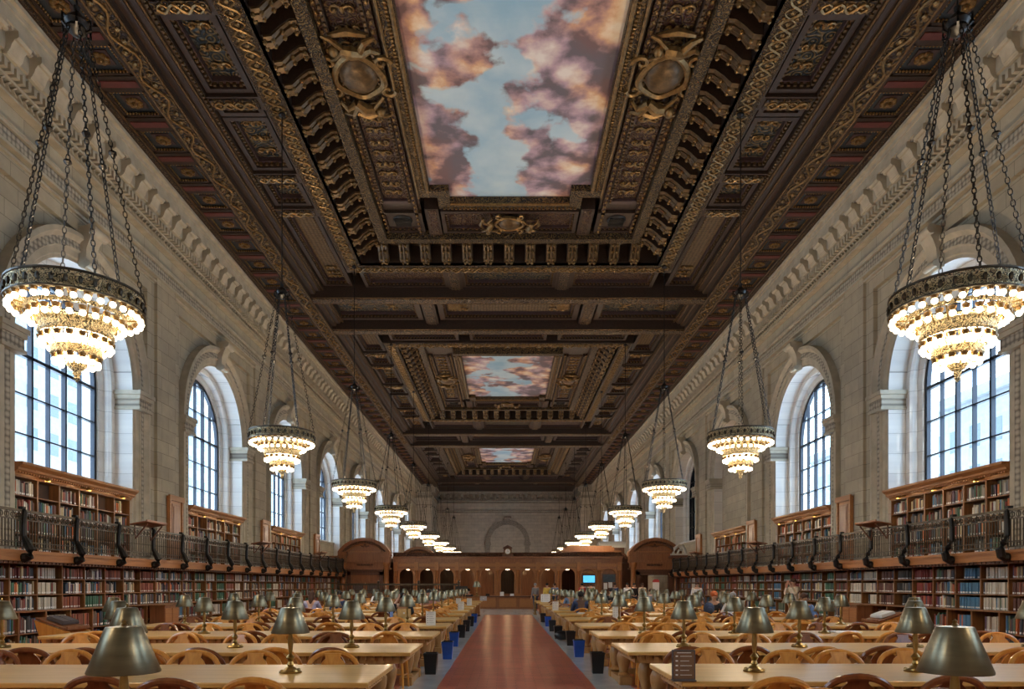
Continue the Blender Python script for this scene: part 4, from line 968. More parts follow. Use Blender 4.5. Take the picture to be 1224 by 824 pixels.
b = MB(); b.box(6.7, 8.3, 51.0, 52.2, 3.1, 4.16); tag(b.build('trim_9', M['panelled_dk']), kind='structure')
b = MB()  # carved eagle-like scroll ornament on the wall end above the right gallery
b.tube([(-.35,0,0),(-.28,-.02,.32),(-.05,-.05,.55),(.22,-.05,.5),(.38,0,.25),(.42,.02,.0)], [.12,.11,.10,.09,.08,.06], 7)
b.tube([(-.1,0,.02),(.0,-.04,.25),(.2,-.04,.22)], [.08,.07,.05], 6); b.box(-.5, .5, -.2, .2, -.08, .02)
o = b.build('carved_scroll', M['trim_pale'], loc=(10.62, 44.6, 3.44)); tag(o, 'pale carved scroll ornament beside the right curved pediment', 'carving')
b = MB(); b.box(10.1, 11.1, 44.3, 45.2, 3.2, 3.35); tag(b.build('trim_10', M['panelled_dk']), kind='structure')
# monitor and notices in the screen
r = empty('monitor', (4*1.3, 46.0, 1.9), 0, 'blue lit flat screen mounted on the wooden screen right of the arches', 'monitor')
b = MB(); b.box(-.42,.42,-.04,.1,-.27,.27); b.build('case', M['black'], r); b = MB(); b.box(-.37,.37,-.05,-.04,-.22,.22); b.build('display', M['screen'], r)
b = MB(); b.box(-.25,.25,-.04,0,-.06,.06); o = b.build('gilt_sign', M['gold'], loc=(5.2, 46.1, 2.32)); tag(o, 'small gilt sign plate above the blue monitor', 'sign')
r = empty('notice_window', (6.5, 46.1, 1.75), 0, 'framed pale window with notices near the right doorway', 'notice board')
b = MB(); b.box(-.45,.45,-.03,.08,-.6,.5); b.build('frame', M['panelled_dk'], r); b = MB(); b.box(-.38,.38,-.04,-.03,-.05,.43); b.build('glass', M['facade_glass'], r); b = MB(); b.box(-.35,-.12,-.05,-.04,-.5,-.1); b.box(-.05,.2,-.05,-.04,-.42,-.06); b.build('notices', M['paper'], r)
b = MB()
for j in range(3): b.box(-.4+j*.28, -.17+j*.28, -.01, .0, -.15, .16)
o = b.build('notices', M['paper'], loc=(5.2, 46.1, 1.25)); tag(o, 'white notices pinned on the wooden screen below the blue monitor', 'notices')
# dark bronze security railing in front of the left part of the screen
r = empty('metal_grille', (-6.0, 39.4, 0), 0, 'tall dark bronze barred railing in front of the left side of the screen', 'railing')
b = MB(); b.box(-3.3, 3.3, -.03, .03, 1.50, 1.60); b.box(-3.3, 3.3, -.02, .02, 1.2, 1.24); b.box(-3.3, 3.3, -.02, .02, .1, .15); b.build('rails', M['bronze'], r)
bars = MB(); x = -3.25
while x < 3.3: bars.box(x-.012, x+.012, -.012, .012, .0, 1.52); x += .13
tag(bars.build('bars', M['bronze'], r), kind='stuff')
for x in (-3.3, -1.1, 1.1, 3.3): b = MB(); b.box(x-.05, x+.05, -.05, .05, 0, 1.66); b.ball((x,0,1.7), .07, 8, 6); b.build('post', M['bronze'], r)
# ================================================================ CHANDELIERS
def chandelier_proto(kind, loc, label):
    """kind 'near': every bulb a part; 'far': the bulbs of a ring in one mesh"""
    r = empty('chandelier', loc, 0, label, 'chandelier', None)
    # origin at the crown knot (z 9.4 in the room); rings hang below
    Z = lambda z: z-9.4
    rings = [('top_ring', .905, 5.34, 32), ('second_ring', .66, 5.20, 24), ('third_ring', .48, 4.90, 18), ('lowest_ring', .30, 4.66, 12)]; KR = .90
    b = MB(); b.lathe([(.93,Z(5.42)),(.95,Z(5.44)),(.93,Z(5.46)),(.91,Z(5.60)),(.95,Z(5.62)),(.95,Z(5.65)),(.90,Z(5.65)),(.89,Z(5.42)),(.93,Z(5.42))], 48)
    b.lathe([(.68,Z(5.32)),(.70,Z(5.33)),(.70,Z(5.38)),(.66,Z(5.38)),(.68,Z(5.32))], 36); b.build('rim', M['rim'], r, smooth=True)
    b = MB(); b.tube([(.95*cos(a), .95*sin(a), Z(5.66)) for a in [2*pi*i/40 for i in range(40)]], .022, 5, closed=True); b.tube([(.96*cos(a), .96*sin(a), Z(5.43)) for a in [2*pi*i/40 for i in range(40)]], .018, 5, closed=True)
    for i in range(32): a = 2*pi*i/32; b.ball((.955*cos(a), .955*sin(a), Z(5.54)), .035, 5, 4, (1,1,1.6))
    b.build('rim_beading', M['bronze'], r)
    b = MB()
    for i in range(16): a = 2*pi*i/16; b.tube([(.9*cos(a),.9*sin(a),Z(5.46)),(.70*cos(a),.70*sin(a),Z(5.42)),(.50*cos(a),.50*sin(a),Z(5.16)),(.46*cos(a),.46*sin(a),Z(5.02))], .014, 4)
    b.build('ribs', M['brass'], r)
    b = MB(); b.lathe([(.50,Z(5.02)),(.53,Z(5.04)),(.53,Z(5.09)),(.51,Z(5.10)),(.51,Z(5.17)),(.54,Z(5.19)),(.49,Z(5.19)),(.48,Z(5.02)),(.50,Z(5.02))], 36); b.lathe([(.33,Z(4.74)),(.36,Z(4.76)),(.36,Z(4.86)),(.31,Z(4.86)),(.33,Z(4.74))], 28)
    for i in range(10): a = 2*pi*i/10; b.tube([(.48*cos(a),.48*sin(a),Z(5.03)),(.36*cos(a),.36*sin(a),Z(4.88)),(.30*cos(a),.30*sin(a),Z(4.74)),(.1*cos(a),.1*sin(a),Z(4.62))], .014, 4)
    b.build('lower_basket', M['rim'], r, smooth=True)
    b = MB(); b.lathe([(.0,Z(4.72)),(.12,Z(4.70)),(.15,Z(4.64)),(.10,Z(4.58)),(.05,Z(4.55)),(.06,Z(4.52)),(.035,Z(4.48)),(.05,Z(4.45)),(.02,Z(4.41)),(.0,Z(4.39))], 16); b.build('finial', M['rim'], r, smooth=True)
    if 'bulb' not in CHM:
        q = MB(); q.ball((0,0,0), .043, 12, 8); q.lathe([(.018,.11),(.052,.095),(.045,.055),(.03,.033)], 8, mi=1); o = q.build('bulb', [M['bulb'], M['gold']], smooth=True); CHM['bulb'] = o.data; bpy.data.objects.remove(o)
    for nm, rad, z, n in rings:
        sk = MB(); bl = MB()
        for i in range(n):
            a = 2*pi*(i+.5)/n; x, y = rad*cos(a), rad*sin(a)
            if kind == 'near':
                o = bpy.data.objects.new('bulb', CHM['bulb']); link(o, r); o.location = (x,y,Z(z))
            else: bl.ball((x,y,Z(z)), .043, 8, 6); bl.lathe([(.018,.11),(.052,.095),(.045,.055),(.03,.033)], 6, (x,y,Z(z)), mi=1)
        if kind != 'near': tag(bl.build('bulbs_of_'+nm, [M['bulb'], M['gold']], r, smooth=True), kind='stuff')
    for o in list(r.children):
        if o.name.startswith('bulb') and o.data is CHM['bulb']: o.location.x *= KR; o.location.y *= KR
        else: o.data.transform(Matrix.Diagonal((KR, KR, 1, 1)))
    # crown knot, rod up to the ceiling, six chains
    b = MB(); b.lathe([(.0,.30),(.05,.28),(.04,.2),(.10,.14),(.16,.06),(.12,.0),(.14,-.05),(.06,-.12),(.0,-.13)], 12)
    for i in range(6): a = 2*pi*i/6; b.tube([(.1*cos(a),.1*sin(a),.05),(.2*cos(a),.2*sin(a),.08),(.2*cos(a),.2*sin(a),-.05),(.13*cos(a),.13*sin(a),-.08)], .02, 4)
    b.build('crown', M['iron'], r, smooth=True)
    b = MB(); b.tube([(0,0,.25),(0,0,14.95-9.4)], .016, 5); b.ball((0,0,14.25-9.4), .10, 8, 6, (1,1,.6)); b.build('rod', M['iron'], r)
    for i in range(6):
        a = 2*pi*(i+.25)/6; p0 = Vector((.14*cos(a), .14*sin(a), -.05)); p1 = Vector((.94*KR*cos(a), .94*KR*sin(a), Z(5.65)))
        c = MB(); L = (p1-p0).length; d = (p1-p0)/L
        if kind == 'near':
            lk = .105; n = int(L/(lk*.78)); e1 = d.cross(Vector((0,0,1))).normalized(); e2 = d.cross(e1)
            for j in range(n):
                m = p0+d*((j+.5)*L/n); e = e1 if j % 2 else e2
                c.tube([tuple(m+d*(lk*.5*cos(t))+e*(.026*sin(t))) for t in [2*pi*q/8 for q in range(8)]], .0085, 4, closed=True, up=tuple(e.cross(d)))
            m = p0+d*(L*.45); c.lathe([(.0,.05),(.05,.03),(.06,0),(.03,-.03),(.0,-.05)], 8, tuple(m))
        else:
            c.tube([tuple(p0), tuple(p1)], .017, 4); m = p0+d*(L*.45); c.ball(tuple(m), .05, 6, 4)
        c.build('chain', M['iron'], r)
    return r
CHM = {}
def add_light(root):
    l = bpy.data.lights.new('chandelier_light', 'POINT'); l.energy = CHANDELIER_WATTS; l.color = (1,.80,.56); l.shadow_soft_size = .28
    o = bpy.data.objects.new('chandelier_light', l); link(o, root); o.location = (0,0,4.98-9.4)
pn = pf = None
for k in range(10):
    y = .8+9.33*k
    for s in (-1, 1):
        lab = 'lit brass ring chandelier with opal bulbs, %s in the %s row from the camera' % (ORD[k-1] if k else 'the one behind', SIDE[s])
        if k == 0: lab = 'lit brass ring chandelier hanging over the %s tables behind the camera' % SIDE[s]
        loc = (s*6.2, y, 9.4)
        if k in (1, 2, 3):
            if pn is None: pn = chandelier_proto('near', loc, lab); CH[pn.name] = list(pn.children); o = pn
            else: o = copy_tree(pn, loc, 0, lab)
        else:
            if pf is None: pf = chandelier_proto('far', loc, lab); CH[pf.name] = list(pf.children); o = pf
            else: o = copy_tree(pf, loc, 0, lab)
        o['group'] = 'ring chandeliers in two rows'
        if k < 10: add_light(o)

# ================================================================ TABLES, LAMPS, CHAIRS
def table_proto():
    r = empty('reading_table', (0,0,0)); Lh = 3.0; Wh = .66
    b = MB(); b.box(-Lh, Lh, -Wh, Wh, .715, .76); b.build('table_top', M['oak'], r, bevel=.008)
    b = MB(); b.box(-Lh+.10, Lh-.10, -Wh+.09, -Wh+.13, .62, .715); b.box(-Lh+.10, Lh-.10, Wh-.13, Wh-.09, .62, .715)
    for q in (-1, 1): b.box(q*(Lh-.10), q*(Lh-.14), -Wh+.09, Wh-.09, .62, .715)
    b.build('apron', M['oak_leg'], r)
    d = MB(); x = -Lh+.12
    while x < Lh-.14:
        for q in (-1, 1): d.box(x, x+.05, q*(Wh-.09), q*(Wh-.05), .665, .71)
        x += .10
    y = -Wh+.12
    while y < Wh-.14:
        for q in (-1, 1): d.box(q*(Lh-.10), q*(Lh-.06), y, y+.05, .665, .71)
        y += .1
    d.build('dentils', M['oak_leg'], r)
    for x in (-Lh+.42, 0, Lh-.42):
        f = MB(); f.box(x-.08, x+.08, -.56, .56, .0, .10); f.box(x-.10, x+.10, -.60, -.44, .0, .13); f.box(x-.10, x+.10, .44, .60, .0, .13); f.build('foot_beam', M['oak_leg'], r, bevel=.01)
        for q in (-1, 1):
            g = MB(); g.lathe([(.085,.12),(.095,.15),(.06,.18),(.075,.24),(.105,.36),(.11,.44),(.075,.52),(.06,.55),(.095,.58),(.095,.62)], 12, (x, q*.40, 0)); g.box(x-.10, x+.10, q*.40-.10, q*.40+.10, .60, .72); g.build('leg', M['oak_leg'], r, smooth=True)
    b = MB(); b.box(-Lh+.42, Lh-.42, -.05, .05, .10, .19); b.build('stretcher', M['oak_leg'], r)
    return r
def lamp_proto():
    r = empty('table_lamp', (0,0,0))
    b = MB(); b.lathe([(0,.0),(.095,.0),(.10,.012),(.085,.025),(.06,.03),(.045,.045),(.025,.06),(.0,.06)], 20)
    for i in range(4): a = pi/4+pi*i/2; b.ball((.08*cos(a), .08*sin(a), .016), .022, 6, 4)
    b.build('base', M['brass'], r, smooth=True)
    b = MB(); b.lathe([(.02,.055),(.032,.075),(.022,.10),(.03,.12),(.04,.135),(.026,.155),(.014,.17),(.018,.20),(.024,.26),(.020,.32),(.013,.37),(.024,.39),(.014,.41),(.010,.60)], 12); b.build('stem', M['brass'], r, smooth=True)
    b = MB(); b.lathe([(.166,.355),(.168,.362),(.086,.575),(.082,.582),(.03,.586),(.0,.586)], 28); b.build('lamp_shade', M['shade'], r, smooth=True)
    b = MB(); b.lathe([(.161,.358),(.080,.572),(.0,.575)], 28); b.tube([(-.06,0,.50),(.06,0,.50)], .012, 5); b.ball((.07,0,.49), .028, 8, 6); b.ball((-.07,0,.49), .028, 8, 6); b.build('shade_lining', M['shade_in'], r, smooth=True)
    b = MB(); b.lathe([(.0,.62),(.012,.61),(.010,.60),(.018,.59),(.0,.584)], 8); b.build('finial', M['brass'], r, smooth=True)
    return r
def chair_proto(m):
    r = empty('library_chair', (0,0,0))   # sitter faces +y
    # saddle seat
    b = MB(); out = []
    for i in range(24):
        a = 2*pi*i/24; rx = .235*(1+.10*cos(4*a)*.5); out.append((rx*cos(a)*1.02, .22*sin(a)*(1.05+.06*cos(4*a))))
    b.prism(out, lambda x, y: (x, y, .425), lambda x, y: (x*1.04, y*1.04, .46)); b.build('seat', m, r, bevel=.008)
    # hooped back: a wide flattened arch, leaning back, running down to the seat
    arch = []
    for i in range(17):
        a = pi*i/16; x = .262*cos(a)*(1+.05*sin(a)); z = .60+.245*sin(a)**.75; arch.append((x, -.20-.05*sin(a)-(z-.45)*.14, z))
    pts = [(.215,-.13,.45)]+arch+[(-.215,-.13,.45)]
    b = MB(); b.tube(pts, [.02]+[.022+.008*sin(pi*i/16) for i in range(17)]+[.02], 8, up=(0,1,0), flat=.8); b.build('back_hoop', m, r, smooth=True)
    # splat: narrow waist, flaring to the hoop
    sp = [(.055,.45),(.045,.52),(.07,.58),(.115,.64),(.135,.70),(.11,.755),(.075,.79),(.085,.84),(-.085,.84),(-.075,.79),(-.11,.755),(-.135,.70),(-.115,.64),(-.07,.58),(-.045,.52),(-.055,.45)]
    b = MB(); b.prism(sp, lambda x, z: (x, -.155-(z-.45)*.25, z), lambda x, z: (x, -.175-(z-.45)*.25, z)); b.build('splat', m, r)
    for x in (-1, 1):
        for y in (-1, 1):
            b = MB(); b.tube([(x*.17, y*.15, .43), (x*.185, y*.17, .25), (x*.20, y*.19, .0)], [.022,.02,.014], 6); b.build('leg', m, r, smooth=True)
    b = MB()
    for x in (-1, 1): b.tube([(x*.185,-.17,.20),(x*.185,.17,.20)], .011, 5)
    b.tube([(-.185,0,.20),(.185,0,.20)], .011, 5); b.build('stretcher', m, r)
    return r
TP = table_proto(); LP = lamp_proto(); CL = chair_proto(M['chair_light']); CD = chair_proto(M['chair_dark'])
for p in (TP, LP, CL, CD): CH[p.name] = list(p.children)
used = set()
def place(proto, loc, rz, label, cat, group):
    if proto.name not in used:
        used.add(proto.name); proto.location = loc; proto.rotation_euler = (0,0,rz); tag(proto, label, cat, group); return proto
    o = copy_tree(proto, loc, rz, label, group); o['category'] = cat; return o
TY = [3.75+2.57*k if k else 3.45 for k in range(13)]   # table rows by depth
PEOPLE_SEATS = {}
nch = 0; far_chairs = []
LX = (2.09, 3.55, 5.01, 6.47)
chairs = []
for k in range(13):
    for s in (-1, 1):
        y = TY[k]+(.12 if k else 0)+(.08 if s > 0 else 0)
        row = ('%s row of tables from the camera, %s side' % (ORD[k], SIDE[s]))
        place(TP, (s*4.27, y, 0), 0, 'long honey oak reading table %s of the aisle, %s row from the camera' % (SIDE[s], ORD[k]), 'table', 'reading tables on both sides of the aisle')
        for j, lx in enumerate(LX):
            if k == 0: 
                if j: continue
                place(LP, (s*2.05, 3.55, .76), .4, 'bronze shaded reading lamp on the nearest %s table, largest at the bottom edge' % SIDE[s], 'lamp', 'reading lamps on the tables'); continue
            place(LP, (s*lx, y, .76), .0, 'bronze shaded reading lamp on the %s %s table, %s from the aisle' % (ORD[k], SIDE[s], ORD[j]), 'lamp', 'reading lamps on the tables')
        for side in (-1, 1):
            for j in range(8):
                if R.random() < (.12 if k < 6 else .26): continue
                if k == 0 and side < 0: continue
                cx = s*(1.93+.70*j)+R.uniform(-.10,.10); cy = y+side*(.78+R.uniform(-.08,.22)); rz = (0 if side < 0 else pi)+R.uniform(-.28,.28)
                chairs.append((cx, cy, rz, k, s, side, j))
            if k and R.random() < .0: pass
def put_chair(c):
    cx, cy, rz, k, s, side, j = c
    lt = R.random() < (.72 if side > 0 else .42)
    place(CL if lt else CD, (cx, cy, 0), rz, '%s oak chair on the %s side of %s %s table, seat %s from the aisle' % ('honey' if lt else 'russet', 'far' if side > 0 else 'near', ORD[k], SIDE[s], ORD[j]), 'chair', 'hoop backed chairs around the reading tables')
# ================================================================ PEOPLE
SKIN = {'light': (.55,.33,.23), 'tan': (.40,.22,.13), 'dark': (.12,.06,.035)}
def skin_mesh(name, verts, edges, mat, parent, root=0, sub=2):
    me = bpy.data.meshes.new(name); me.from_pydata([v[:3] for v in verts], edges, []); o = bpy.data.objects.new(name, me); link(o, parent)
    o.modifiers.new('skin', 'SKIN'); 
    if not me.skin_vertices: pass
    for i, v in enumerate(verts):
        r = v[3] if isinstance(v[3], tuple) else (v[3], v[3]); me.skin_vertices[0].data[i].radius = r
    me.skin_vertices[0].data[root].use_root = True
    s = o.modifiers.new('subdivision', 'SUBSURF'); s.levels = sub; s.render_levels = sub
    o.modifiers['skin'].use_smooth_shade = True; me.materials.append(mat); return o
def person(x, y, yaw, pose, shirt, pants, hair, label, skin='light', arms='desk', lean=.12, long_hair=False, z=0, k=1.0, cap=None, lower=True):
    r = empty('person', (x, y, z), yaw, label, 'person'); r.scale = (k, k, k)
    sk = cloth('skin_'+skin, SKIN[skin]); J = {}
    sit = pose == 'sit'; hz = .52 if sit else .93; t = lean
    P = lambda h: (0, t*h*1.6 if sit else t*h*.6, hz+h)
    J['pelvis'] = (0,0,hz,(.15,.105)); J['waist'] = (*P(.18)[:2], P(.18)[2], (.135,.095)); J['chest'] = (*P(.38)[:2], P(.38)[2], (.155,.105)); J['collar'] = (*P(.51)[:2], P(.51)[2], .085)
    nk = P(.57); J['neck'] = (*nk, .052); hd = (0, nk[1]+.03, nk[2]+.11); J['jaw'] = (0, hd[1]+.0, hd[2]-.03, (.066,.075)); J['skull'] = (0, hd[1]-.005, hd[2]+.05, (.076,.09)); J['crown'] = (0, hd[1]-.01, hd[2]+.105, (.055,.065))
    cy, cz = P(.49)[1], P(.49)[2]
    for q, n in ((-1,'l'), (1,'r')):
        J['sh'+n] = (q*.175, cy, cz, .062)
        A = {'desk': ((q*.25, cy+.14, cz-.24), (q*.14, cy+.38, .80 if sit else cz-.2)), 'head': ((q*.26, cy+.26, .86), (q*.10, hd[1]+.10, hd[2]-.02)),
             'side': ((q*.23, cy-.02, cz-.30), (q*.24, cy+.08, cz-.54)), 'raise': ((q*.24, cy+.16, cz-.22), (q*.06, hd[1]+.20, hd[2]-.06))}[arms]
        J['el'+n] = (*A[0], .046); J['wr'+n] = (*A[1], .030)
        w = Vector(A[1]); dr = (w-Vector(A[0])).normalized(); pm = w+dr*.05; J['palm'+n] = (*pm, (.036,.018)); up = Vector((1,0,0)) if abs(dr.x) < .8 else Vector((0,1,0))
        lat = dr.cross(Vector((0,0,1))); lat = (lat if lat.length > .2 else up).normalized(); dn = dr.cross(lat)
        for f in range(4):
            b = pm+dr*.035+lat*((f-1.5)*.019); L = (.068,.078,.072,.056)[f]; J['f%d%s' % (f,n)] = (*b, .0095); J['g%d%s' % (f,n)] = (*(b+dr*L*.55-dn*.01), .0085); J['h%d%s' % (f,n)] = (*(b+dr*L*.9-dn*.03), .007)
        b = pm-lat*q*.03-dr*.01; J['t0'+n] = (*b, .012); J['t1'+n] = (*(b-lat*q*.02+dr*.035), .010); J['t2'+n] = (*(b-lat*q*.022+dr*.06), .008)
        if sit: leg = ((q*.095, .04, hz-.01), (q*.14, .43, .50), (q*.14, .40, .10), (q*.14, .54, .045))
        else: leg = ((q*.09, 0, hz-.06), (q*.10, .02+q*.04, .50), (q*.10, -.02+q*.06, .09), (q*.11, .13+q*.06, .045))
        for nm, p, rd in zip(('hip','knee','ank','toe'), leg, (.085,.058,.042,.038)): J[nm+n] = (*p, rd)
    E = [('pelvis','waist'),('waist','chest'),('chest','collar'),('collar','neck'),('neck','jaw'),('jaw','skull'),('skull','crown')]
    for n in 'lr':
        E += [('collar','sh'+n),('sh'+n,'el'+n),('el'+n,'wr'+n),('wr'+n,'palm'+n),('palm'+n,'t0'+n),('t0'+n,'t1'+n),('t1'+n,'t2'+n),('pelvis','hip'+n),('hip'+n,'knee'+n),('knee'+n,'ank'+n),('ank'+n,'toe'+n)]
        for f in range(4): E += [('palm'+n,'f%d%s' % (f,n)),('f%d%s' % (f,n),'g%d%s' % (f,n)),('g%d%s' % (f,n),'h%d%s' % (f,n))]
    ks = list(J); ix = {a: i for i, a in enumerate(ks)}
    skin_mesh('body', [J[a] for a in ks], [(ix[a], ix[c]) for a, c in E], sk, r)
    def garment(name, edges, grow, mat, root, trim=None):
        ks = []; 
        for a, c in edges:
            for q in (a, c):
                if q not in ks: ks.append(q)
        V = []
        for a in ks:
            p = J[a]; rd = p[3] if isinstance(p[3], tuple) else (p[3], p[3]); V.append((*p[:3], tuple(u*1.05+grow for u in rd)))
        i2 = {a: i for i, a in enumerate(ks)}; skin_mesh(name, V, [(i2[a], i2[c]) for a, c in edges], mat, r, i2[root])
    for n in 'lr': p, q = Vector(J['el'+n][:3]), Vector(J['wr'+n][:3]); m = p.lerp(q, .75); J['cuff'+n] = (*m, .034)
    garment('shirt', [('pelvis','waist'),('waist','chest'),('chest','collar')]+[e for n in 'lr' for e in (('collar','sh'+n),('sh'+n,'el'+n),('el'+n,'cuff'+n))], .014, cloth(*shirt), 'pelvis')
    garment('trousers', [e for n in 'lr' for e in (('pelvis','hip'+n),('hip'+n,'knee'+n),('knee'+n,'ank'+n))], .010, cloth(*pants), 'pelvis')
    for n in 'lr':
        a, t_ = J['ank'+n], J['toe'+n]; g = MB(); g.ball(((a[0]+t_[0])/2, (a[1]+t_[1])/2+.01, .045), .05, 10, 6, (1,2.3,.9)); g.build('shoe', M['black'], r, smooth=True)
    # face
    f = MB(); f.tube([(0, hd[1]+.085, hd[2]+.035), (0, hd[1]+.108, hd[2]+.0), (0, hd[1]+.085, hd[2]-.012)], [.008,.014,.010], 6); 
    for q in (-1, 1): f.ball((q*.083, hd[1], hd[2]+.01), .026, 8, 6, (.45,.8,1.2))
    f.build('nose_and_ears', sk, r, smooth=True)
    f = MB()
    for q in (-1, 1): f.ball((q*.030, hd[1]+.083, hd[2]+.03), .010, 6, 4)
    f.tube([(-.025, hd[1]+.079, hd[2]-.040), (0, hd[1]+.086, hd[2]-.042), (.025, hd[1]+.079, hd[2]-.040)], .005, 5); f.build('eyes_and_mouth', M['ink'], r)
    h = MB(); hm = cloth(*hair)
    h.ball((0, hd[1]-.022, hd[2]+.065), .098, 14, 9, (.95,1.05,.95))
    if long_hair: h.tube([(0, hd[1]-.05, hd[2]+.04), (0, hd[1]-.09, hd[2]-.10), (0, hd[1]-.10, hd[2]-.24)], [.085,.08,.045], 10)
    h.build('hair', hm, r, smooth=True)
    if cap: g = MB(); g.ball((0, hd[1]-.015, hd[2]+.085), .108, 14, 8, (.98,1.05,.85)); g.ball((0, hd[1]+.09, hd[2]+.075), .07, 10, 5, (1,1,.18)); g.build('cap', cloth(*cap), r, smooth=True)
    return r
C_ = {'lav': ('lavender_cotton', (.38,.37,.52)), 'wht': ('white_cotton', (.70,.70,.69)), 'blk': ('black_cotton', (.018,.018,.022)), 'navy': ('navy_cotton', (.025,.045,.11)), 'steel': ('steel_blue_cotton', (.13,.20,.32)), 'polo': ('bright_blue_cotton', (.16,.27,.52)),
      'jean': ('dark_denim', (.03,.045,.08)), 'khaki': ('khaki_cotton', (.33,.26,.17)), 'cream': ('cream_cotton', (.70,.62,.46)), 'grey': ('grey_wool', (.22,.22,.23)), 'red': ('red_cotton', (.40,.04,.04)), 'green': ('olive_cotton', (.14,.16,.08)),
      'hb': ('black_hair', (.012,.010,.010)), 'hr': ('brown_hair', (.07,.032,.018)), 'hg': ('grey_hair', (.30,.29,.28)), 'or': ('orange_knit', (.45,.11,.03)), 'yel': ('yellow_cotton', (.65,.45,.08)), 'pink': ('pink_cotton', (.62,.35,.33))}
def seat_xy(px, y): return (px-603.6)*y/860-.17
def sitter(px, row, side, s, **kw):
    y = TY[row]+.12+(.08 if s > 0 else 0)+side*.80; x = seat_xy(px, y)
    P = person(x, y, 0 if side < 0 else pi, 'sit', **kw)
    # the sitter takes the nearest chair: pull that chair square under the seat
    best = None
    for i, c in enumerate(chairs):
        if c[3] == row and c[4] == s and c[5] == side and (best is None or abs(c[0]-x) < abs(chairs[best][0]-x)): best = i
    if best is not None: c = chairs[best]; chairs[best] = (x, y, 0 if side < 0 else pi, *c[3:])
    for i in range(len(chairs)-1, -1, -1):
        c = chairs[i]
        if c[3] == row and c[4] == s and c[5] == side and i != best and abs(c[0]-x) < .52: chairs.pop(i)
    return P
sitter(483, 5, 1, -1, shirt=C_['blk'], pants=C_['jean'], hair=C_['hb'], label='person in black top holding head over a gold laptop, left tables', arms='head', lean=.30, skin='light')
sitter(371, 7, -1, -1, shirt=C_['lav'], pants=C_['jean'], hair=C_['hr'], label='person with long brown hair in lavender top, seated with back turned, left', long_hair=True, skin='light')
sitter(407, 7, 1, -1, shirt=C_['navy'], pants=C_['jean'], hair=C_['hb'], label='person in navy top seated behind lamps on the left side', skin='tan')
sitter(683, 9, -1, 1, shirt=C_['steel'], pants=C_['jean'], hair=C_['hb'], label='person in steel blue shirt seated at the aisle end, back turned', skin='tan', lean=.16)
sitter(695, 7, -1, 1, shirt=C_['navy'], pants=C_['blk'], hair=C_['hb'], label='broad person in dark navy shirt seated near the aisle, back turned', skin='dark', lean=.2)
sitter(955, 5, 1, 1, shirt=C_['polo'], pants=C_['khaki'], hair=C_['hr'], label='person in bright blue polo leaning over the right tables', skin='tan', lean=.34)
sitter(880, 6, -1, 1, shirt=C_['wht'], pants=C_['blk'], hair=C_['hg'], label='person in white shirt with dark cardigan hunched at the right tables', skin='light', lean=.3)
sitter(851, 6, 1, 1, shirt=C_['blk'], pants=C_['jean'], hair=C_['or'], label='person in dark jacket wearing an orange cap, right side', skin='light', cap=C_['or'], lean=.2)
sitter(513, 9, 1, -1, shirt=C_['pink'], pants=C_['jean'], hair=C_['hb'], label='person in pink top reading near the left aisle end', skin='light', lean=.2)
sitter(524, 12, 1, -1, shirt=C_['steel'], pants=C_['blk'], hair=C_['hr'], label='person in grey blue top at the last left tables', skin='light')
sitter(452, 10, 1, -1, shirt=C_['wht'], pants=C_['jean'], hair=C_['hb'], label='person in white top seated between far left lamps', skin='tan')
sitter(730, 11, 1, 1, shirt=C_['blk'], pants=C_['jean'], hair=C_['hb'], label='person in black top seated between far right lamps', skin='light')
sitter(777, 11, 1, 1, shirt=C_['grey'], pants=C_['jean'], hair=C_['hr'], label='person in grey top seated at the far right tables', skin='light')
sitter(560, 12, 1, -1, shirt=C_['blk'], pants=C_['jean'], hair=C_['hb'], label='person in black behind the left aisle desk', skin='light')
def stander(px, y, **kw):
    arms = kw.pop('arms', 'side'); return person(seat_xy(px, y), y, kw.pop('yaw', pi), 'stand', arms=arms, **kw)
stander(949, 24.6, shirt=C_['cream'], pants=C_['khaki'], hair=C_['hr'], label='standing person in cream shirt holding something up near the right shelves', arms='raise', yaw=pi*.62, lean=.02)
stander(833, 31.0, shirt=C_['wht'], pants=C_['jean'], hair=C_['hr'], label='standing person in white top far right near the end shelves', lean=.05, k=.95)
for i, (px, y, sh, hr, ya, lb) in enumerate([(750, 40.2, 'wht', 'hb', 2.6, 'standing person in white top before the right doorway'), (758, 40.9, 'blk', 'hb', 3.4, 'standing person in black right of the one in white before the doorway'), (768, 41.4, 'cream', 'hr', 2.9, 'standing person in cream top under the right doorway'),
        (706, 40.6, 'green', 'hr', 0.2, 'standing person in olive top below the blue monitor'), (696, 42.0, 'red', 'hb', .3, 'standing person in red top by the service windows'), (654, 42.4, 'yel', 'hb', .1, 'standing person in yellow top at the service counter'), (663, 43.0, 'polo', 'hr', .0, 'standing person in blue top at the service counter'),
        (640, 42.8, 'grey', 'hg', .4, 'standing person in grey by the aisle gate'), (735, 43.0, 'navy', 'hb', 3.0, 'standing person in navy top beside the notice window')]):
    stander(px, y, shirt=C_[sh], pants=C_['jean'], hair=C_[hr], label=lb, yaw=ya, lean=.03, k=.93)
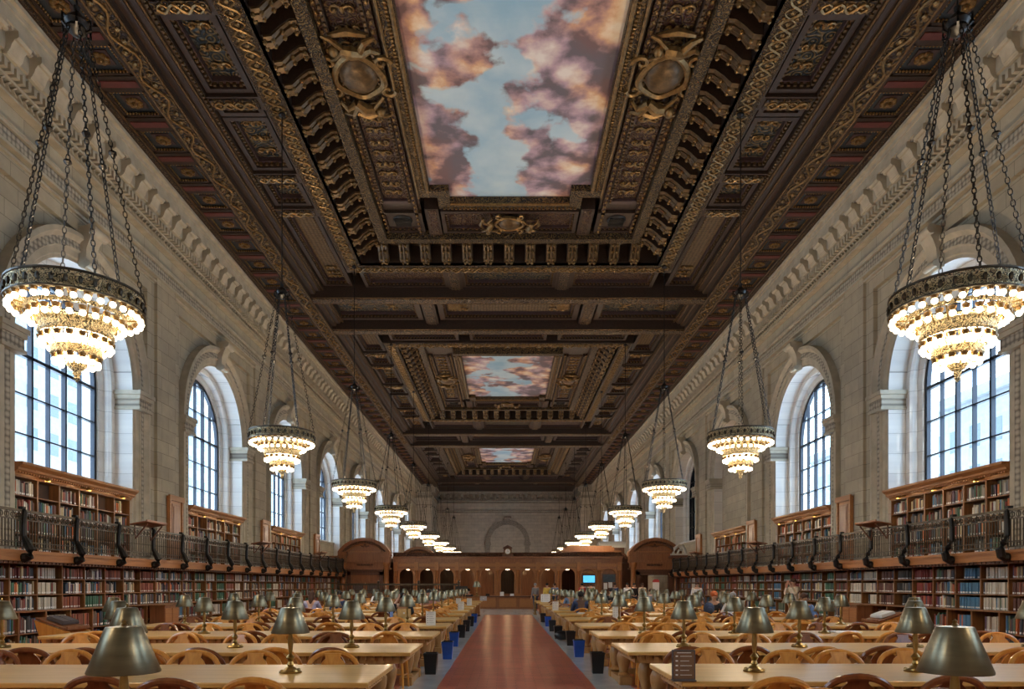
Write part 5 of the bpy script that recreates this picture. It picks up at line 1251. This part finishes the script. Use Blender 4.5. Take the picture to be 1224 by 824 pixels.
# every chair in view (the frame shows none of the others), nearest first, up to 300
def in_view(c):
    u, v = proj(c[0], c[1], .8); return -40 < u < 1264 and c[1] > 3.5
chairs = sorted([c for c in chairs if in_view(c)], key=lambda c: c[1])
for c in chairs[:299]: put_chair(c)
if len(chairs) > 299:
    mb = MB()
    for cx, cy, rz, *_ in chairs[299:]:
        m = Matrix.Translation((cx, cy, 0)) @ Matrix.Rotation(rz, 4, 'Z')
        for ch in CH[CL.name]:
            mb.M = m; mb.add([tuple(v.co) for v in ch.data.vertices], [tuple(p.vertices) for p in ch.data.polygons])
    mb.M = None; tag(mb.build('library_chairs', M['chair_dark']), 'hoop backed oak chairs around the farthest reading tables', 'chairs', kind='stuff')

# ================================================================ SMALL THINGS
def bin_(px, py, col, lab):
    y = 860*1.55/(py-699); x = (px-603.6)*y/860-.17
    r = empty('waste_bin', (x, y, 0), 0, lab, 'bin'); m = M[col]
    b = MB(); b.lathe([(.0,.0),(.13,.0),(.165,.34),(.178,.345),(.178,.36),(.155,.355),(.12,.02),(.0,.02)], 4, a0=pi/4, a1=2*pi+pi/4); b.build('body', m, r, bevel=.006)
    b = MB(); b.tube([(.15*cos(a), .15*sin(a), .355) for a in [pi/4+pi/2*i for i in range(4)]], .018, 5, closed=True); b.build('liner_edge', M['black'] , r)
BINS = [(515,806,'black','black plastic bin by the second left table end'),(535,788,'blue','blue recycling bin nearest on the left of the aisle'),(543,773,'blue','second blue recycling bin on the left of the aisle'),(552,762.5,'black','black bin behind the two left blue bins'),(558,755,'black','black bin left of the aisle, fifth from the camera'),(563,749,'black','small black bin left of the aisle beyond the others'),(567,744.5,'blue','farthest blue bin on the left of the aisle'),
        (714,805,'black','black plastic bin nearest on the right of the aisle'),(692,785.5,'blue','blue recycling bin on the right of the aisle'),(682,772,'black','black bin just beyond the right blue bin'),(667,764,'black','black bin standing nearer the aisle, right side'),(660,755,'black','black bin fourth along the right of the aisle'),(655,749,'blue','small far blue bin on the right of the aisle'),(649,744,'black','farthest black bin on the right of the aisle')]
for px, py, c, l in BINS: bin_(px, py, c, l)
b = MB(); b.ball((0,0,.14), .17, 12, 8, (1.3,.8,.8)); b.ball((.14,0,.12), .1, 10, 6)
o = b.build('bag', M['black'], loc=(seat_xy(673,19.6), 19.9, 0), smooth=True); tag(o, 'black bag lying on the floor by the right table ends', 'bag')
def table_z(px, row, s, dy=0.0):
    y = TY[row]+.12+dy; return seat_xy(px, y), y
def sign(px, row, w, h, lab, frame='paper', dy=0, dark=False):
    x, y = table_z(px, row, 1, dy); r = empty('table_sign', (x, y, .76), 0, lab, 'sign')
    if dark:
        b = MB(); b.box(-w/2, w/2, -.012, .012, 0, h); b.box(-w/2, w/2, -.05, .05, 0, .012); b.build('holder', M['ink'], r, bevel=.003)
        b = MB(); b.box(-w/2+.012, w/2-.012, -.015, -.012, .02, h-.014); b.build('card', cloth('brown_card', (.20,.11,.06)), r)
    else:
        b = MB(); b.box(-w/2, w/2, -.008, .008, 0, h); b.box(-w/2, w/2, -.05, .05, 0, .008); b.build('holder', M['shade_in'], r)
        b = MB(); b.box(-w/2+.006, w/2-.006, -.011, -.008, .01, h-.006); b.build('card', M['paper'], r)
    b = MB(); m = M['ink'] if not dark else M['paper']
    for i in range(5):
        z = h*(.80-i*.15); b.lathe([(0,0),(w*.05,0)], 8) if False else None
        b.box(-w*.36, -w*.26, -.018, -.015, z-h*.022, z+h*.022); b.box(-w*.16, w*(.34-.12*(i % 2)), -.018, -.015, z-h*.010, z+h*.006)
    b.box(-w*.3, w*.3, -.018, -.015, h*.90, h*.92); b.build('printing', m, r)
sign(817, 1, .19, .255, 'brown framed table sign with a list of round icons, nearest right table end', dy=-.55, dark=True)
sign(515, 4, .19, .27, 'white table sign with bulleted print on the left aisle table beside the laptop', dy=-.3)
for px, row, s, lab in ((551, 7, -1, 'white table sign on a far left table end'), (548, 9, -1, 'narrow white table sign farther along the left table ends'), (561, 9, -1, 'white table sign nearest the aisle among the far left ones'), (664, 7, 1, 'small white table sign on a far right table end'), (737, 5, 1, 'white table sign between chairs on a right table')):
    sign(px, row, .19, .27, lab, dy=.2)
sign(652, 11, .42, .36, 'large white notice on the last right table end')
def laptop(px, row, s, col, lab, dy=.25, open_to=1):
    x, y = table_z(px, row, s, dy); r = empty('laptop', (x, y, .762), 0, lab, 'laptop'); m = cloth(*col)
    b = MB(); b.box(-.16,.16,-.11,.11,0,.014); b.build('keyboard_base', m, r, bevel=.004)
    b = MB(); b.cbox((0,-open_to*.145,.115), (.32,.010,.22), rx=open_to*.28); b.build('lid', m, r, bevel=.003)
    if open_to > 0: e = MB(); e.ball((0,-.155,.118), .022, 10, 6, (1,.2,1)); e.build('lid_emblem', M['paper'], r)
laptop(484, 5, -1, ('gold_laptop_metal', (.62,.44,.20)), 'open gold laptop with a white emblem on its lid, left tables')
laptop(690, 8, 1, ('dark_laptop', (.05,.05,.06)), 'open dark laptop before the two seated people, right tables')
laptop(578, 12, -1, ('grey_laptop', (.4,.42,.45)), 'open grey laptop on the left aisle desk')
x, y = table_z(460, 5, -1, .0); b = MB(); b.lathe([(0,0),(.035,0),(.037,.02),(.037,.15),(.015,.19),(.015,.215),(0,.215)], 12); o = b.build('water_bottle', cloth('blue_label_bottle', (.20,.30,.60)), loc=(seat_xy(468, y), y, .762), smooth=True); tag(o, 'water bottle with a blue label left of the gold laptop', 'bottle')
x, y = table_z(463, 6, -1, 0); b = MB(); b.cbox((0,0,.13), (.34,.02,.24), rx=.5); b.cbox((0,-.1,.02), (.34,.25,.02)); o = b.build('open_papers', M['paper'], loc=(seat_xy(463, y), y, .762)); tag(o, 'large white open papers propped on a left table', 'papers')
x, y = seat_xy(872, 18.3), 18.3; b = MB(); b.ball((0,0,.15), .15, 12, 8, (1,.7,1.1)); b.ball((0,-.09,.11), .09, 10, 6, (1,.6,1)); o = b.build('backpack', cloth('blue_patterned_nylon', (.03,.045,.09)), loc=(seat_xy(848, TY[6]), TY[6]+.05, .76), smooth=True); tag(o, 'blue and black patterned backpack on the right tables near the orange cap', 'backpack')
for px, row, s in ((1010,3,1),(1075,4,1),(905,4,1),(700,6,1),(250,4,-1),(398,6,-1)):
    x, y = table_z(px, row, s, .2)
    if abs(x) > 7 or abs(x) < 1.4: continue
    b = MB(); b.cbox((-.11,0,.012), (.2,.28,.022)); b.cbox((.11,0,.012), (.2,.28,.022)); o = b.build('open_book', M['paper'], loc=(x, y, .762)); tag(o, 'open white book lying on the %s %s table' % (ORD[row], SIDE[s]), 'book')
# aisle desks and the gate beyond the tables
r = empty('service_desk', (-1.95, 35.4, 0), 0, 'reddish wooden service desk with panelled end at the far left of the aisle', 'desk')
b = MB(); b.box(-.7, .55, -.35, .35, .04, .92); b.build('body', M['fascia'], r, bevel=.01); b = MB(); b.box(-.75, .6, -.4, .4, .92, .97); b.build('desk_top', M['panelled'], r, bevel=.008); b = MB(); b.box(-.72,.57,-.37,.37,0,.08); b.build('plinth', M['panelled_dk'], r)
o = copy_tree(LP, (-1.55, 35.3, .97), 0, 'cream looking shaded lamp on the service desk at the far left of the aisle', None); o.scale = (1.25,)*3
r = empty('computer_monitor', (-2.3, 35.2, .97), 0, 'black computer monitor seen from behind on the far left service desk', 'monitor')
b = MB(); b.box(-.3,.3,-.02,.02,.12,.5); b.build('display_back', M['black'], r); b = MB(); b.box(-.1,.1,-.08,.08,0,.015); b.box(-.03,.03,-.02,.02,0,.2); b.build('stand', M['black'], r)
r = empty('aisle_gate', (1.55, 37.5, 0), 0, 'brass and red wood gate posts at the far right end of the aisle', 'gate')
for i, (dx, dy) in enumerate(((-.15,-.6),(-.15,.5))): b = MB(); b.lathe([(.09,0),(.09,.03),(.03,.06),(.025,.95),(.05,.98),(.05,1.02),(0,1.05)], 10, (dx,dy,0)); b.build('brass_post', M['brass'], r, smooth=True)
b = MB(); b.box(.05,.25,-.2,.0,0,1.35); b.box(.02,.28,-.23,.03,1.35,1.41); b.build('wooden_post', M['panelled'], r); b = MB(); b.tube([(-.15,-.6,.9),(-.15,.5,.9)], .02, 6); b.build('rail', M['brass'], r)
# poster totem by the right doorway and the far reading lamps on the counter
r = empty('poster_stand', (8.75, 42.5, 0), 0, 'white and red poster on a stand before the right doorway', 'poster')
b = MB(); b.box(-.19,.19,-.02,.02,1.2,1.68); b.build('sheet', M['paper'], r); b = MB(); b.box(-.2,.2,-.03,.03,1.68,1.78); b.prism([(-.18,1.78),(.18,1.78),(.1,1.86),(-.1,1.86)], lambda u, v: (u,-.03,v), lambda u, v: (u,.03,v)); b.build('header', cloth('red_cotton', (.40,.04,.04)), r); b = MB(); b.box(-.04,.04,.02,.06,0,1.7); b.box(-.3,.3,-.2,.25,0,.03); b.build('stand', M['black'], r)
for i, (px, cl, lb) in enumerate(((600, 'paper', 'small white card standing on the centre counter'), (612, 'paper', 'white slip on the counter right of the centre card'), (583, 'black', 'black box on the counter left of the centre window'))):
    x = seat_xy(px, 45.9); b = MB(); b.box(-.12,.12,-.03,.03,0,.26 if i == 0 else .14); b.box(-.14,.14,-.05,.05,0,.015); o = b.build(['counter_card','counter_slip','counter_box'][i], M[cl], loc=(x, 45.75, .82)); tag(o, lb, ['sign','paper','box'][i])
